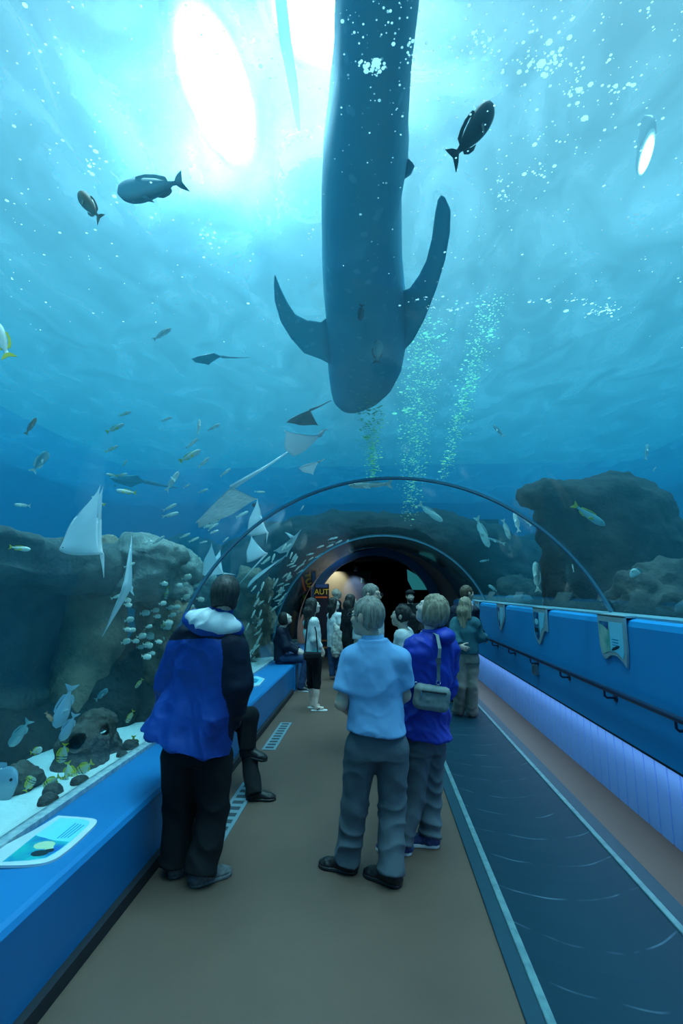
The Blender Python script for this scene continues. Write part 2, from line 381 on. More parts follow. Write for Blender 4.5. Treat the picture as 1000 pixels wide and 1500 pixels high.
# ---- information panels
FRAME = mat('panel frame', (.42,.56,.58), .35, metal=.3); INFO = mat('panel cyan', (.16,.72,.92), .3, noise=(3,.5), col2=(.4,.85,.95)); INK = mat('panel ink', (.015,.30,.5), .5)
PIC = mat('panel picture pale', (.42,.62,.5), .35, noise=(9,1.), col2=(.1,.42,.36)); PIC2 = mat('panel picture night', (.006,.035,.2), .35, noise=(14,1.), col2=(.05,.35,.5)); PICD = mat('panel picture dark', (.01,.03,.04), .4); PICB = mat('panel picture bright', (.35,.8,.85), .4); PICT = mat('panel picture reef', (.02,.5,.48), .35, noise=(9,1.), col2=(.01,.12,.45)); PICY = mat('panel picture sand', (.55,.7,.42), .4)
def slab(pts, x0, x1):
    """polygon in (y,z) extruded in x"""
    n_ = len(pts); v = [(x0,y,z) for y,z in pts]+[(x1,y,z) for y,z in pts]
    return v, [tuple(range(n_)), tuple(range(2*n_-1,n_-1,-1))]+[(i,n_+i,n_+(i+1)%n_,(i+1)%n_) for i in range(n_)]
def curve(pts, n_=8):
    P = [np.array(q,float) for q in pts]; out = []
    for i in range(len(P)-1):
        a = P[max(i-1,0)]; b_ = P[i]; c = P[i+1]; d = P[min(i+2,len(P)-1)]
        for k_ in range(n_):
            t_ = k_/n_; out.append(tuple(.5*((2*b_)+(c-a)*t_+(2*a-5*b_+4*c-d)*t_**2+(3*b_-a-3*c+d)*t_**3)))
    return out+[tuple(P[-1])]
def info_panel(y, outline, inner, split, pic, lab, text=True):
    o = thing('info_panel', (1.905,y,1.45), lab, 'sign')
    v,f = slab(outline, -.006, .012); m = MB(); m.add(v,f)
    ys = [q[0] for q in outline]; m.box(-.006,.10,min(ys),max(ys),.062,.078); m.build('frame', FRAME, o)
    def clip(poly, lo, hi):
        out = []
        for i_ in range(len(poly)):
            a = poly[i_]; b_ = poly[(i_+1)%len(poly)]
            for p_ in (a,):
                if lo <= p_[0] <= hi: out.append(p_)
            for L_ in (lo,hi):
                if (a[0]-L_)*(b_[0]-L_) < 0: t_ = (L_-a[0])/(b_[0]-a[0]); out.append((L_, a[1]+t_*(b_[1]-a[1])))
        c = np.mean(out,0); return sorted(set(out), key=lambda q: math.atan2(q[1]-c[1],q[0]-c[0]))
    a = clip(inner, split, 9); v,f = slab(a, -.009, -.004); mesh('picture', v, f, pic, o)
    a = clip(inner, -9, split); v,f = slab(a, -.009, -.004); mesh('text_field', v, f, INFO, o)
    if text:
        m = MB()
        for j in range(4): m.box(-.0105,-.008,split-.13+.02*(j==3),split-.03,-.11-.022*j-.007,-.11-.022*j)
        m.build('text_lines', INK, o)
    return o
# y grows away from us; the far edge is +y
out1 = [(-.22,.07),(.22,.07),(.22,-.05)]+curve([(.215,-.18),(.19,-.25),(.13,-.285),(.05,-.25),(-.05,-.24),(-.13,-.265),(-.2,-.31)])+[(-.22,-.2)]
in1 = [(-.19,.02),(.2,.02),(.195,-.12)]+curve([(.18,-.2),(.15,-.245),(.09,-.225),(.0,-.21),(-.08,-.215),(-.16,-.25)])+[(-.185,-.2)]
o = info_panel(4.09, out1, in1, .02, PIC, 'nearest info panel on blue wall, pale green fish picture and cyan text')
m = MB(); m.ball((-.010,-.06,-.18),(.002,.075,.012),rot=np.array([[1,0,0],[0,.95,.3],[0,-.3,.95]])); m.build('fish_picture', PICD, o)
m = MB(); m.add(*slab([(.03,.02),(.19,.02),(.19,.0),(.1,-.02),(.04,-.05)],-.0105,-.008)); m.build('dark_picture', PIC2, o)
out2 = [(-.22,.07),(.22,.07),(.22,-.1)]+curve([(.2,-.22),(.13,-.31),(.05,-.34),(-.03,-.28),(-.11,-.2),(-.18,-.17)])+[(-.22,-.18)]
in2 = [(-.19,.02),(.2,.02),(.195,-.12)]+curve([(.17,-.22),(.11,-.28),(.06,-.29),(-.01,-.22),(-.1,-.14),(-.16,-.12)])+[(-.19,-.1)]
o = info_panel(5.78, out2, in2, .02, PIC2, 'second info panel from us, dark blue picture with glowing white jelly', False)
m = MB(); m.ball((-.010,.1,-.09),(.002,.06,.035)); m.build('jelly_picture', PICB, o); m = MB(); m.box(-.0105,-.008,.05,.17,-.21,-.16); m.build('dark_picture', PICD, o)
out3 = [(-.2,.07),(.2,.07),(.2,-.1)]+curve([(.17,-.2),(.1,-.28),(.02,-.32),(-.08,-.25),(-.16,-.18)])+[(-.2,-.12)]
in3 = [(-.17,.02),(.18,.02),(.175,-.1)]+curve([(.15,-.19),(.08,-.26),(.02,-.28),(-.07,-.21),(-.14,-.15)])+[(-.17,-.1)]
o = info_panel(7.52, out3, in3, .02, PIC2, 'pointed info panel on blue wall between the girl and second panel', False)
m = MB(); m.ball((-.010,.08,-.1),(.002,.03,.07)); m.build('fish_picture', PICB, o)
o = info_panel(9.25, out3, in3, .06, PIC2, 'info panel on blue wall partly hidden behind the blond girl', False)
# bench panels: flat on the ledge
def bench_panel(pts, inner, z, picpoly, lab, extra=None):
    c = np.mean(np.array(pts),0); o = thing('info_panel', (c[0],c[1],z), lab, 'sign')
    def sl(poly, z0, z1, name, mt):
        n_ = len(poly); v = [(x-c[0],y-c[1],z0) for x,y in poly]+[(x-c[0],y-c[1],z1) for x,y in poly]
        mesh(name, v, [tuple(range(n_-1,-1,-1)), tuple(range(n_,2*n_))]+[(i,(i+1)%n_,n_+(i+1)%n_,n_+i) for i in range(n_)], mt, o)
    sl(pts, .0, .012, 'frame', FRAMEW); sl(inner, .011, .0135, 'text_field', INFO); sl(picpoly, .0125, .0145, 'picture', PICT)
    return o, c
FRAMEW = mat('panel frame white', (.62,.72,.72), .35)
q2 = lambda px,py: tuple(atz(px,py,BZ+.01)[:2])
pts = [q2(*a) for a in ((-40,1262),(0,1267),(40,1266),(72,1261),(95,1248),(125,1222),(142,1201),(115,1196),(85,1194),(50,1215))]; pts = curve(pts[1:8],6)+[pts[8],pts[9],pts[0]]
inn = [q2(*a) for a in ((4,1262),(40,1260),(68,1256),(90,1243),(118,1219),(131,1203),(110,1199),(88,1198),(52,1223))]; inn = curve(inn[:7],6)+inn[7:]
pic = [q2(*a) for a in ((4,1262),(40,1260),(68,1256),(88,1244),(101,1233),(78,1231),(52,1224))]
o, c = bench_panel(pts, inn, BZ-.004, pic, 'info panel lying on the bench ledge nearest us, teal reef picture')
m = MB()
for j in range(4):
    a = np.array(q2(84+5*j,1228-.3*j)); b_ = np.array(q2(111+4*j,1206+.9*j)); d_ = norm(b_-a); nrm = np.array([-d_[1],d_[0]])*.003
    m.add([(*(a-c-nrm),.0137),(*(b_-c-nrm),.0137),(*(b_-c+nrm),.0137),(*(a-c+nrm),.0137),(*(a-c-nrm),.0148),(*(b_-c-nrm),.0148),(*(b_-c+nrm),.0148),(*(a-c+nrm),.0148)],[(3,2,1,0),(4,5,6,7),(0,1,5,4),(1,2,6,5),(2,3,7,6),(3,0,4,7)])
m.build('text_lines', INK, o)
for nm,ells,mt in (('reef_picture',((65,1238,30,.04),(72,1242,12,.02)),PICY),('shadow_picture',((58,1250,24,.03),(72,1246,14,.02)),PICD)):
    m = MB()
    for px,py,w_,d_ in ells: a = atz(px,py,BZ+.01); m.ball((a[0]-c[0],a[1]-c[1],.0145),(w_*.0018,d_,.0012))
    m.build(nm, mt, o)
pts = [q2(*a) for a in ((352,1001),(364,1006),(380,1003),(388,994),(376,990),(362,992))]
o, c = bench_panel(pts, [tuple(np.array(q)*.86+np.mean(np.array(pts),0)*.14) for q in pts], BZ-.004, [tuple(np.array(q)*.5+np.mean(np.array(pts),0)*.5) for q in pts], 'info panel on the bench ledge beside the seated woman in navy')
# ---- far end signs
ORANGE = mat('sign orange', (.75,.18,.03), .5); YELLOW = mat('sign yellow', (.8,.75,.05), .5); SIGND = mat('sign dark', (.012,.014,.03), .5)
bs = thing('banner_stand', (-1.42,13.1,0), 'tall dark banner with yellow lettering standing at the far portal', 'banner')
m = MB(); m.box(-.2,.2,-.015,.015,.03,1.9); m.build('banner_panel', SIGND, bs); m = MB(); m.box(-.22,.22,-.12,.12,0,.03); m.build('base', NAVYM, bs)
m = MB(); m.box(-.16,.16,-.018,-.014,1.9-.10,1.9-.01); m.build('blue_header', mat('sign blue', (.03,.12,.35), .5), bs)
text_obj('lettering', 'AUT', .2, Matrix.Translation((0,-.018,1.68))@Matrix.Rotation(R_(90),4,'X'), YELLOW, bs)
for x0,x1,z0,z1 in ((-.17,.15,1.52,1.56),(-.1,.17,.2,.25),(-.1,.17,.38,.42)): m = MB(); m.box(x0,x1,-.018,-.014,z0,z1); m.build('stripe', ORANGE, bs)
po = thing('poster', (-1.82,12.7,1.55), 'dark poster with orange and yellow shapes on the grey vault end', 'poster', rot=(0,0,R_(-55)))
m = MB(); m.box(-.36,.36,-.012,.012,-.45,.42); m.build('board', SIGND, po)
m = MB(); m.add([(-.3,-.016,.3),(-.2,-.016,.36),(.16,-.016,.0),(.08,-.016,-.08),(-.3,-.011,.3),(-.2,-.011,.36),(.16,-.011,.0),(.08,-.011,-.08)],[(0,1,2,3),(7,6,5,4),(0,4,5,1),(1,5,6,2),(2,6,7,3),(3,7,4,0)]); m.ball((-.12,-.013,-.13),(.13,.004,.1)); m.build('orange_shapes', ORANGE, po)
m = MB(); m.ball((.0,-.014,.02),(.1,.004,.08)); m.build('yellow_shape', YELLOW, po)
sc = thing('projection_screen', at(622,848,15.4), 'pale teal slanted screen glowing in the dark beyond the portal', 'screen')
c0 = at(622,848,15.4); pl = [at(a,b_,15.4)-c0 for a,b_ in ((596,834),(610,842),(622,853),(629,864),(604,864),(597,850))]
v = [tuple(q) for q in pl]+[tuple(q+V(0,.04,0)) for q in pl]; n_ = 6
mesh('screen_face', v, [tuple(range(n_)),tuple(range(2*n_-1,n_-1,-1))]+[(i,n_+i,n_+(i+1)%n_,(i+1)%n_) for i in range(n_)], mat('screen glow', (.02,.1,.1), .5, emit=(.02,.22,.25), estr=.6), sc)
for (px,py,hw,hh,lab,mt) in ((521,833,.07,.09,'small grey box hanging above the far partition wall',ENDM),(531,851,.06,.09,'small pale wall lamp at the end of the partition',PICY)):
    a = at(px,py,17.7); o = thing('wall_box' if hw == .07 else 'wall_lamp', a, lab, 'box' if hw == .07 else 'lamp'); m = MB(); m.box(-hw,hw,-.05,.05,-hh,hh); bevel(m.build('housing', mt, o), .01)
    m = MB(); m.box(-hw*.6,hw*.6,-.055,-.05,-hh*.6,hh*.6); m.build('cover', LEDGE, o)
lamp('far_lamp_yellow','SPOT',(-1.55,17.3,2.7),150,(1,.93,.55),(-1.5,18,1.9),.08,75)
lamp('far_lamp_blue','SPOT',(-.75,17.2,2.6),70,(.35,.6,1),(-.72,18,1.7),.08,50)
lamp('vault_lamp_blue','SPOT',(.1,12.9,1.5),220,(.35,.6,1),(-1.0,13.1,2.6),.05,50)
lamp('vault_lamp_white','SPOT',(.6,12.6,2.2),150,(1,.95,.85),(-1.75,13.0,1.6),.05,60)
# ================================================================ PEOPLE
SKIN = mat('skin', (.72,.46,.34), .5, bump=(60,.05,.002))
SKIN_PALE = mat('skin pale', (.85,.60,.48), .5)
EYE_W = mat('eye', (.62,.6,.57), .2); PUPIL = mat('pupil', (.02,.015,.012), .1); LIP = mat('lip', (.33,.13,.11), .5)
def hairmat(n, c, c2): return mat(n, c, .5, spec=.35, noise=(14,.9), col2=c2, bump=(30,.6,.006), stretch=(5,5,.6))
HAIR_DARK = hairmat('hair black brown', (.016,.013,.012), (.045,.036,.03))
HAIR_CHAR = hairmat('hair charcoal', (.03,.03,.028), (.075,.075,.07))
HAIR_GREY = hairmat('hair grey', (.40,.36,.30), (.17,.14,.11))
HAIR_BLOND = hairmat('hair ash blond', (.42,.34,.23), (.17,.12,.075))
HAIR_BROWN = hairmat('hair brown', (.15,.1,.06), (.07,.045,.03))
def cloth(n, c, rough=.85, b=.35, c2=None, sc=9, spec=.25): return mat(n, c, rough, spec=spec, noise=(sc,.5), col2=c2 or tuple(x*.72 for x in c), bump=(45,b*.4,.005))
C_BLACK = cloth('cloth black', (.011,.012,.014)); C_SLATE = cloth('cloth slate trousers', (.10,.135,.16), c2=(.07,.095,.115)); C_KHAKI = cloth('cloth grey khaki', (.30,.28,.23))
C_POLO = cloth('cloth polo blue', (.22,.47,.76), c2=(.19,.42,.70)); C_JACKET = cloth('cloth royal blue', (.006,.055,.31), .5, c2=(.004,.04,.24), spec=.4); C_NAVY = cloth('cloth navy', (.007,.012,.03), .6)
C_PURPLE = cloth('cloth violet blue', (.018,.045,.42), .55, c2=(.014,.034,.32), spec=.35); C_LINING = cloth('cloth pale lining', (.72,.78,.80), .6, b=.5)
C_WHITE = cloth('cloth white', (.68,.7,.68)); C_CYAN = cloth('cloth aqua', (.2,.6,.62)); C_DENIM = cloth('cloth denim', (.03,.06,.13)); C_TEAL = cloth('cloth teal denim', (.035,.14,.17)); C_MAROON = cloth('cloth charcoal', (.03,.028,.03))
C_PRINT = mat('cloth printed', (.62,.62,.55), .8, noise=(16,1.), col2=(.2,.18,.16))
C_SOLE = mat('sole white', (.6,.62,.62), .6); C_SHOE_BLACK = mat('shoe black', (.01,.01,.011), .45); C_SHOE_GREY = mat('shoe grey', (.09,.1,.105), .7, noise=(30,.6), col2=(.2,.21,.21)); C_SHOE_BLUE = mat('shoe blue', (.02,.035,.14), .7, noise=(40,.5), col2=(.1,.13,.25))
LENS = mat('spectacle frame', (.06,.06,.065), .3, metal=.6)

def rotv(v, ax, a):
    ax = norm(ax); return v*math.cos(a)+np.cross(ax,v)*math.sin(a)+ax*(ax@v)*(1-math.cos(a))
def headframe(yaw, pitch=0, roll=0):
    """yaw 0 = facing away (+Y), +90 = towards +X; pitch up"""
    a = R_(yaw); p = R_(pitch); f = V(math.sin(a)*math.cos(p), math.cos(a)*math.cos(p), math.sin(p)); r = norm(np.cross(f, V(0,0,1)))
    u = np.cross(r, f)
    if roll: r, u = rotv(r,f,R_(roll)), rotv(u,f,R_(roll))
    return r, f, u
def hand_prims(w, d, palm, s=1., curl=.5, side=1):
    """w wrist, d direction of the hand, palm = palm normal, side=+1 puts the thumb on cross(d, palm)"""
    d = norm(d); palm = norm(palm-(palm@d)*d); lat = np.cross(d, palm)*side; P = []
    P.append(ell(w+d*.045*s, (.04*s,.05*s,.016*s), np.stack([lat,d,palm])) + (.012,))
    P.append(cone(w-d*.015, w+d*.03*s, .026*s, .024*s, k=(palm,.7)) + (.02,))
    for i,(o,L) in enumerate(zip((.031,.0105,-.0105,-.031),(.068,.076,.071,.055))):
        b = w+d*(.084-.004*abs(i-1.2))*s+lat*o*s; dd = d+lat*(o*1.2)
        dd = norm(dd); c = curl*(.8+.12*i)
        for j,q in enumerate((.42,.32,.26)):
            dd = rotv(dd, np.cross(d,palm), c*(.6 if j == 0 else 1.)); e = b+dd*L*q*s
            P.append(cone(b,e,.0092*s-.0008*j,.0086*s-.0008*j)+(.004,)); b = e
    b = w+d*.03*s+lat*.034*s; dd = norm(d*.65+lat*.7+palm*.3)
    for L in (.034,.03,.024):
        e = b+dd*L*s; P.append(cone(b,e,.0115*s,.0095*s)+(.006,)); b = e; dd = norm(dd+d*.35+palm*.15)
    return P
def person(name_label, J, face=(0,0,0), hs=1., g=1., skin=SKIN, h=.009, hands='both', group='visitors in the tunnel', eyes=True, thumb=(1,-1), bare=None, build=None, shirt_open=None):
    """J joints (world). Builds the continuous body; returns (root, origin, J, frame)"""
    org = np.mean([J['ank_l'],J['ank_r']],0); org = V(org[0],org[1],min(J['ank_l'][2],J['ank_r'][2])-.08 if 'seat' not in J else 0.)
    if 'seat' in J: org = V(J['pelvis'][0],J['pelvis'][1],J['seat'])
    root = thing('person', org, name_label, 'person', group)
    r,f,u = headframe(*face); hc = J['head']; M = np.stack([r,f,u]); s = hs
    P = [ell(hc+(.018*u-.012*f)*s, V(.075,.094,.096)*s, M), ell(hc+(-.035*u+.028*f)*s, V(.06,.068,.084)*s, M), ell(hc+(-.092*u+.062*f)*s, V(.03,.028,.024)*s, M)]
    P += [cone(hc+(.012*u+.088*f)*s, hc+(-.03*u+.108*f)*s, .008*s, .0135*s)+(.012,), ell(hc+(.024*u+.083*f)*s, V(.046,.014,.011)*s, M)+(.012,)]
    P += [ell(hc+(-.060*u+.093*f)*s, V(.022,.009,.006)*s, M)+(.006,), ell(hc+(-.071*u+.09*f)*s, V(.019,.009,.006)*s, M)+(.006,)]
    for q in (1,-1):
        P.append(ell(hc+(q*.079*r-.008*f-.006*u)*s, V(.009,.021,.032)*s, np.stack([norm(r-q*.35*f),norm(f+q*.35*r),u]))+(.006,))
        P.append(ell(hc+(q*.04*r+.066*f-.025*u)*s, V(.022,.02,.02)*s, M)+(.02,))
    nb = J['neck']; P.append(cone(nb-.02*u, hc+(-.07*u-.018*f)*s, .057*g, .051*s))
    lat = norm(J['sh_r']-J['sh_l']); sp = norm(nb-J['pelvis']); dep = np.cross(sp,lat); T = np.stack([lat,dep,sp]); ch = J.get('chest', J['pelvis']*.4+nb*.6); wa = J['pelvis']*.62+nb*.38
    P += [ell(ch, V(.155*g,.10*g,.19), T), ell(wa, V(.13*g,.09*g,.15), T), ell(J['pelvis'], V(.15*g,.105*g,.13), T)]
    for q in 'lr':
        P += [cone(nb-.03*sp, J['sh_'+q], .045, .05*g), cone(J['sh_'+q], J['el_'+q], .05*g, .039*g), cone(J['el_'+q], J['wr_'+q], .041*g, .027*g)]
        P += [cone(J['hip_'+q], J['knee_'+q], .078*g, .053*g), cone(J['knee_'+q], J['ank_'+q], .053*g, .036*g)]
        P.append(ell(J['knee_'+q]*.6+J['ank_'+q]*.4, V(.048,.05,.09)*g)+(.03,))
        t = J['toe_'+q]; a = J['ank_'+q]; up_ = J.get('up_'+q, V(0,0,1)); P.append(cone(a-.035*up_, a+norm(t-a)*.10-.045*up_, .03, .02)+(.02,))
        d = norm(J['wr_'+q]-J['el_'+q])*.75+J.get('hd_'+q, V(0,0,0)); pn = J.get('pn_'+q, np.cross(lat,sp)*.3+(-lat if q == 'r' else lat))
        P += hand_prims(J['wr_'+q], d, pn, s=s*.98, curl=J.get('curl_'+q,.4), side=thumb[0] if q == 'l' else thumb[1])
    sub = [ell(hc+(q*.031*r+.098*f+.003*u)*s, V(.016,.014,.009)*s, M)+(.008,) for q in (1,-1)]
    v, qd = sdfmesh(P, h, k=.025, sub=sub, smooth=1 if h < .009 else 0)
    body = qmesh('body', v, qd, skin, root, origin=org)
    if eyes:
        for q in (1,-1):
            e = MB(); e.ball(hc+(q*.031*r+.079*f+.003*u)*s-org, .0125*s); eo = e.build('eye', EYE_W, root, True); e = MB(); e.ball(hc+(q*.0315*r+.0885*f+.003*u)*s-org, V(.0055,.0055,.0055)*s); e.build('iris', PUPIL, eo, True)
        m = MB(); m.ball(hc+(-.064*u+.0985*f)*s-org, V(.02,.0045,.005)*s, rot=M.T); m.build('mouth', LIP, root, True)
    return dict(root=root, org=org, J=J, r=r, f=f, u=u, M=M, hc=hc, hs=s, lat=lat, dep=dep, sp=sp, T=T, g=g, h=h, body=body)
def part(p, name, prims, mats, h=None, k=.02, sub=(), cut=(), disp=None, matfn=None, parent=None, smooth=0):
    v, q = sdfmesh(prims, h or p['h'], k, sub, cut, disp, smooth)
    if not len(q): return None
    return qmesh(name, v, q, mats, parent or p['root'], origin=p['org'], matfn=matfn)
def folds(amp=.006, sc=(9,9,5), seed=0., amp2=.003):
    def d(v, n): return amp*vnoise(v*np.array(sc)+seed)+amp2*vnoise(v*np.array(sc)*2.3+seed+5)
    return d
def ridges(amp, sc, seed=0., amp2=.003, sk=(0,0)):
    def d(v, n):
        w = np.stack([v[:,0]*sc[0]+v[:,2]*sk[0], v[:,1]*sc[1]+v[:,2]*sk[1], v[:,2]*sc[2]],-1)+seed+.35*vnoise(v*6+seed)[:,None]
        return amp*(1-3*np.abs(vnoise(w)))*.6+amp*.5*(1-3*np.abs(vnoise(w*1.9+11)))*.5+amp2*vnoise(v*24+seed)
    return d
def creases(amp, freq, seed=0., tilt=(.4,.3)):
    """cloth creases running across a limb"""
    def d(v, n):
        w = vnoise(v*7+seed)*2.4; s = 1-2*np.abs(np.sin(.5*(v[:,2]*freq+v[:,0]*freq*tilt[0]+v[:,1]*freq*tilt[1]+w*2.4)))
        lo_ = np.clip((.80-v[:,2])/.5,.15,1.); return amp*lo_*s*(.5+.6*vnoise(v*5+seed+9))+amp*.5*vnoise(v*16+seed)+amp*.7*(1-3*np.abs(vnoise(v*np.array([8,8,4])+seed)))*.5
    return d
def hair(p, kind, m, h=None, extra=(), vol=1.):
    r,f,u,s,hc,M = p['r'],p['f'],p['u'],p['hs'],p['hc'],p['M']
    P = [ell(hc+(.024*u-.018*f)*s, V(.084,.102,.102)*s*vol, M)]; cut = []; sub = []
    strand = lambda v,n: .004*vnoise(np.stack([(v-hc)@r*60,(v-hc)@f*60,(v-hc)@u*9],-1))+.003*vnoise(np.stack([(v-hc)@r*120,(v-hc)@f*120,(v-hc)@u*14],-1))
    face = ell(hc+(-.045*u+.085*f)*s, V(.068,.075,.1)*s, M)
    if kind == 'short':
        P += [ell(hc+(-.035*u-.05*f)*s, V(.066,.05,.07)*s*vol, M)]
        for q in (1,-1): sub.append(ell(hc+(q*.09*r-.002*f-.01*u)*s, V(.03,.026,.04)*s, M))
        sub += [face]; cut = [(hc-(.085*u+.02*f)*s, -u-.35*f)]
    elif kind == 'bob':
        P += [ell(hc+(-.02*u-.035*f)*s, V(.098,.098,.115)*s*vol, M)]
        sub += [ell(hc+(-.035*u+.09*f)*s, V(.066,.085,.1)*s, M)]; cut = [(hc-(.12*u)*s, -u-.3*f)]
    elif kind in ('long','longer'):
        L = .24 if kind == 'long' else .33
        b = hc-(.05*u+.035*f)*s; e = p['J']['neck']-p['dep']*.0+V(0,0,-L+.12)-norm(f*V(1,1,0))*.06
        P += [cone(b, hc*.5+p['J']['neck']*.5-norm(f*V(1,1,0))*.05, .09*s, .095*s), cone(hc*.5+p['J']['neck']*.5-norm(f*V(1,1,0))*.05, e, .098*s, .085*s, k=(norm(f*V(1,1,0)),.6))]
        for q in (1,-1): P.append(cone(hc+(q*.055*r-.01*f)*s, hc+(q*.07*r-.03*f)*s+V(0,0,-.17*s), .04*s, .036*s))
        sub += [ell(hc+(-.04*u+.085*f)*s, V(.06,.08,.105)*s, M)]
    elif kind == 'bun':
        P += [ell(hc+(-.02*u-.03*f)*s, V(.078,.08,.085)*s, M), ell(hc+(.0*u-.13*f)*s, V(.045,.045,.045)*s, M)]
        for q in (1,-1): sub.append(ell(hc+(q*.09*r+.0*f-.01*u)*s, V(.025,.016,.028)*s, M))
        sub += [face]; cut = [(hc-(.075*u)*s, -u-.4*f)]
    P += list(extra)
    return part(p, 'hair', P, m, h or min(p['h'],.007), .025, sub, cut, strand)
def upper(p, name, m, infl=.014, hem=None, hw=(.165,.12), sleeve=1., top=.0, flare=1., disp=None, matfn=None, k=.03, chestw=.168, extra=(), h=None, armr=1., cut=(), waistw=.15):
    """top garment: sleeve = how far down the arm it reaches (0..2: 1 = elbow, 2 = wrist)"""
    J,g,T = p['J'],p['g'],p['T']; lat,sp = p['lat'],p['sp']; nb,pe = J['neck'],J['pelvis']; i = infl
    hem = pe-.06*sp if hem is None else hem
    ch = J.get('chest', pe*.4+nb*.6); wa = pe*.62+nb*.38
    st = [(hem, hw[0]*g*flare+i, hw[1]*g*flare+i), (wa, waistw*g+i, .105*g+i), (ch, chestw*g+i, .112*g+i), (nb-.15*sp, chestw*.90*g+i, .105*g+i), (nb-.055*sp, .095*g+i, .08*g+i), (nb+.0*sp, .07*g+i, .066*g+i)]
    if abs((hem-wa)@sp) < .05: st.pop(1)
    P = [loft(st, lat)]
    for q in 'lr':
        sh,el,wr = J['sh_'+q],J['el_'+q],J['wr_'+q]
        P.append(cone(nb-.045*sp, sh, .055+i*.6, .055*g+i))
        if sleeve > 0:
            t = min(sleeve,1.); e = sh+(el-sh)*t; P.append(cone(sh, e, (.055*g+i)*armr, ((.055-.012*t)*g+i*1.2)*armr, cap=1 if sleeve <= 1 else 0))
        if sleeve > 1:
            t = min(sleeve-1,1.); e = el+(wr-el)*t; P.append(cone(el, e, (.043*g+i*1.1)*armr, ((.043-.012*t)*g+i*1.1)*armr, cap=1))
    P += list(extra)
    sub = [cone(nb-.0*sp, p['hc'], .05*g+.004, .05)]
    return part(p, name, P, m, h, k, sub=sub, cut=list(cut), disp=disp or ridges(.008,(9,9,6)), matfn=matfn)
def trousers(p, m, infl=.018, bottom=.03, upto=1., disp=None, name='trousers', top=.1, baggy=1., h=None):
    J,g = p['J'],p['g']; P = [loft([(J['pelvis']-.12*p['sp'], .15*g+infl*.5, .105*g+infl*.5), (J['pelvis']+.0*p['sp'], .16*g+infl*.5, .115*g+infl*.5), (J['pelvis']+top*p['sp'], .148*g+infl*.4, .105*g+infl*.4)], p['lat'])]
    for q in 'lr':
        hp,kn,an = J['hip_'+q],J['knee_'+q],J['ank_'+q]
        P.append(cone(hp, kn, (.084*g+infl)*baggy, (.058*g+infl)*baggy))
        e = kn+(an-kn)*(upto*1.09 if upto > .9 else upto); P.append(cone(kn, e, (.058*g+infl)*baggy, ((.058-.02*upto)*g+infl+(bottom if upto > .9 else .0))*baggy, cap=1))
    return part(p, name, P, m, h, .03, disp=disp or creases(.005, 46))
def shoes(p, m, ms, soles=True, L=1., low=True):
    J = p['J']
    for q in 'lr':
        a,t = J['ank_'+q],J['toe_'+q]; d = norm((t-a)); gz = min(a[2],t[2]) if 'gz_'+q not in J else J['gz_'+q]
        up = J.get('up_'+q, V(0,0,1)); up = norm(up-(up@d)*d); lt = np.cross(d,up)
        base = a-up*J.get('fh',.08); heel = base-d*.055*L
        tip = base+d*.165*L
        M = np.stack([lt,d,up])
        P = [cone(heel+up*.04+d*.03, tip+up*.026-d*.055, .043, .034), ell(tip+up*.022-d*.05, (.042,.058,.027), M), cone(base+up*.045, base+up*.085, .045, .046, cap=1)]
        P.append(ell(base+d*.02+up*.04,(.041,.08,.045),M))
        o = part(p, 'shoe', P, m, max(p['h']*.8,.006), .02, cut=[(base+up*.018, -up)], disp=folds(.0015,(30,30,30)))
        P2 = [cone(heel+d*.04, tip-d*.05, .046, .046), ell(tip-d*.05,(.046,.06,.04),M)]
        if o is not None: part(p, 'sole', P2, ms, max(p['h']*.8,.006), .02, cut=[(base+up*.022, up),(base, -up)], parent=o)
def spectacles(p):
    r,f,u,s,hc = p['r'],p['f'],p['u'],p['hs'],p['hc']-p['org']; m = MB()
    for q in (1,-1):
        c = hc+(q*.033*r+.108*f+.0*u)*s
        m.tube([c+(.024*math.cos(a)*r+.018*math.sin(a)*u)*s for a in np.linspace(0,2*math.pi,17)], .0025, 6)
        m.tube([c+.024*q*r*s, hc+(q*.083*r+.06*f+.006*u)*s, hc+(q*.084*r-.01*f+.008*u)*s], .0025, 6)
    m.tube([hc+(.009*r+.11*f)*s, hc+(-.009*r+.11*f)*s], .0025, 6)
    m.build('glasses', LENS, p['root'], True)
def joints(Y0, d):
    """pixel joints -> world: (px,py,dY)"""
    return {k: (at(v[0],v[1],Y0+(v[2] if len(v)>2 else 0)) if isinstance(v,tuple) else v) for k,v in d.items()}
def ground(px, py, z=0.): return atz(px,py,z)
def feet(J, l_heel, l_toe, r_heel, r_toe):
    """heel / toe pixels on the floor -> ankles 8 cm up and toe points"""
    for q,(a,b) in zip('lr',((l_heel,l_toe),(r_heel,r_toe))):
        A = ground(*a); B = ground(*b); d = norm(B-A); J['ank_'+q] = A+d*.06+V(0,0,.08); J['toe_'+q] = A+d*.25+V(0,0,.08)
    return J

# ---- man in the blue hooded jacket, back to us, at the bench
Y = 3.2
J = joints(Y, dict(head=(329,873), neck=(321,909), chest=(307,975), pelvis=(287,1082), sh_l=(271,937,.06), sh_r=(341,943,-.03), el_l=(246,1000,.10), wr_l=(245,1050,.28), el_r=(347,1003,-.06), wr_r=(337,1058,.03), hip_l=(265,1108), hip_r=(312,1108), knee_l=(263,1188,.02), knee_r=(312,1188)))
feet(J, (255,1288),(262,1262),(279,1299),(325,1283))
p = person('man seen from behind in royal blue jacket with pale hood lining and dark trousers', J, (-20,-4,4), 1.04, 1.08, h=.008, group='visitors in the tunnel')
P1 = p
hair(p, 'short', HAIR_CHAR, extra=[ell(p['hc']+(-.055*p['u']-.04*p['f']), V(.075,.06,.07), p['M'])], vol=1.12)
trousers(p, C_BLACK, .03, .022, baggy=1.05, disp=creases(.007,40,2.))
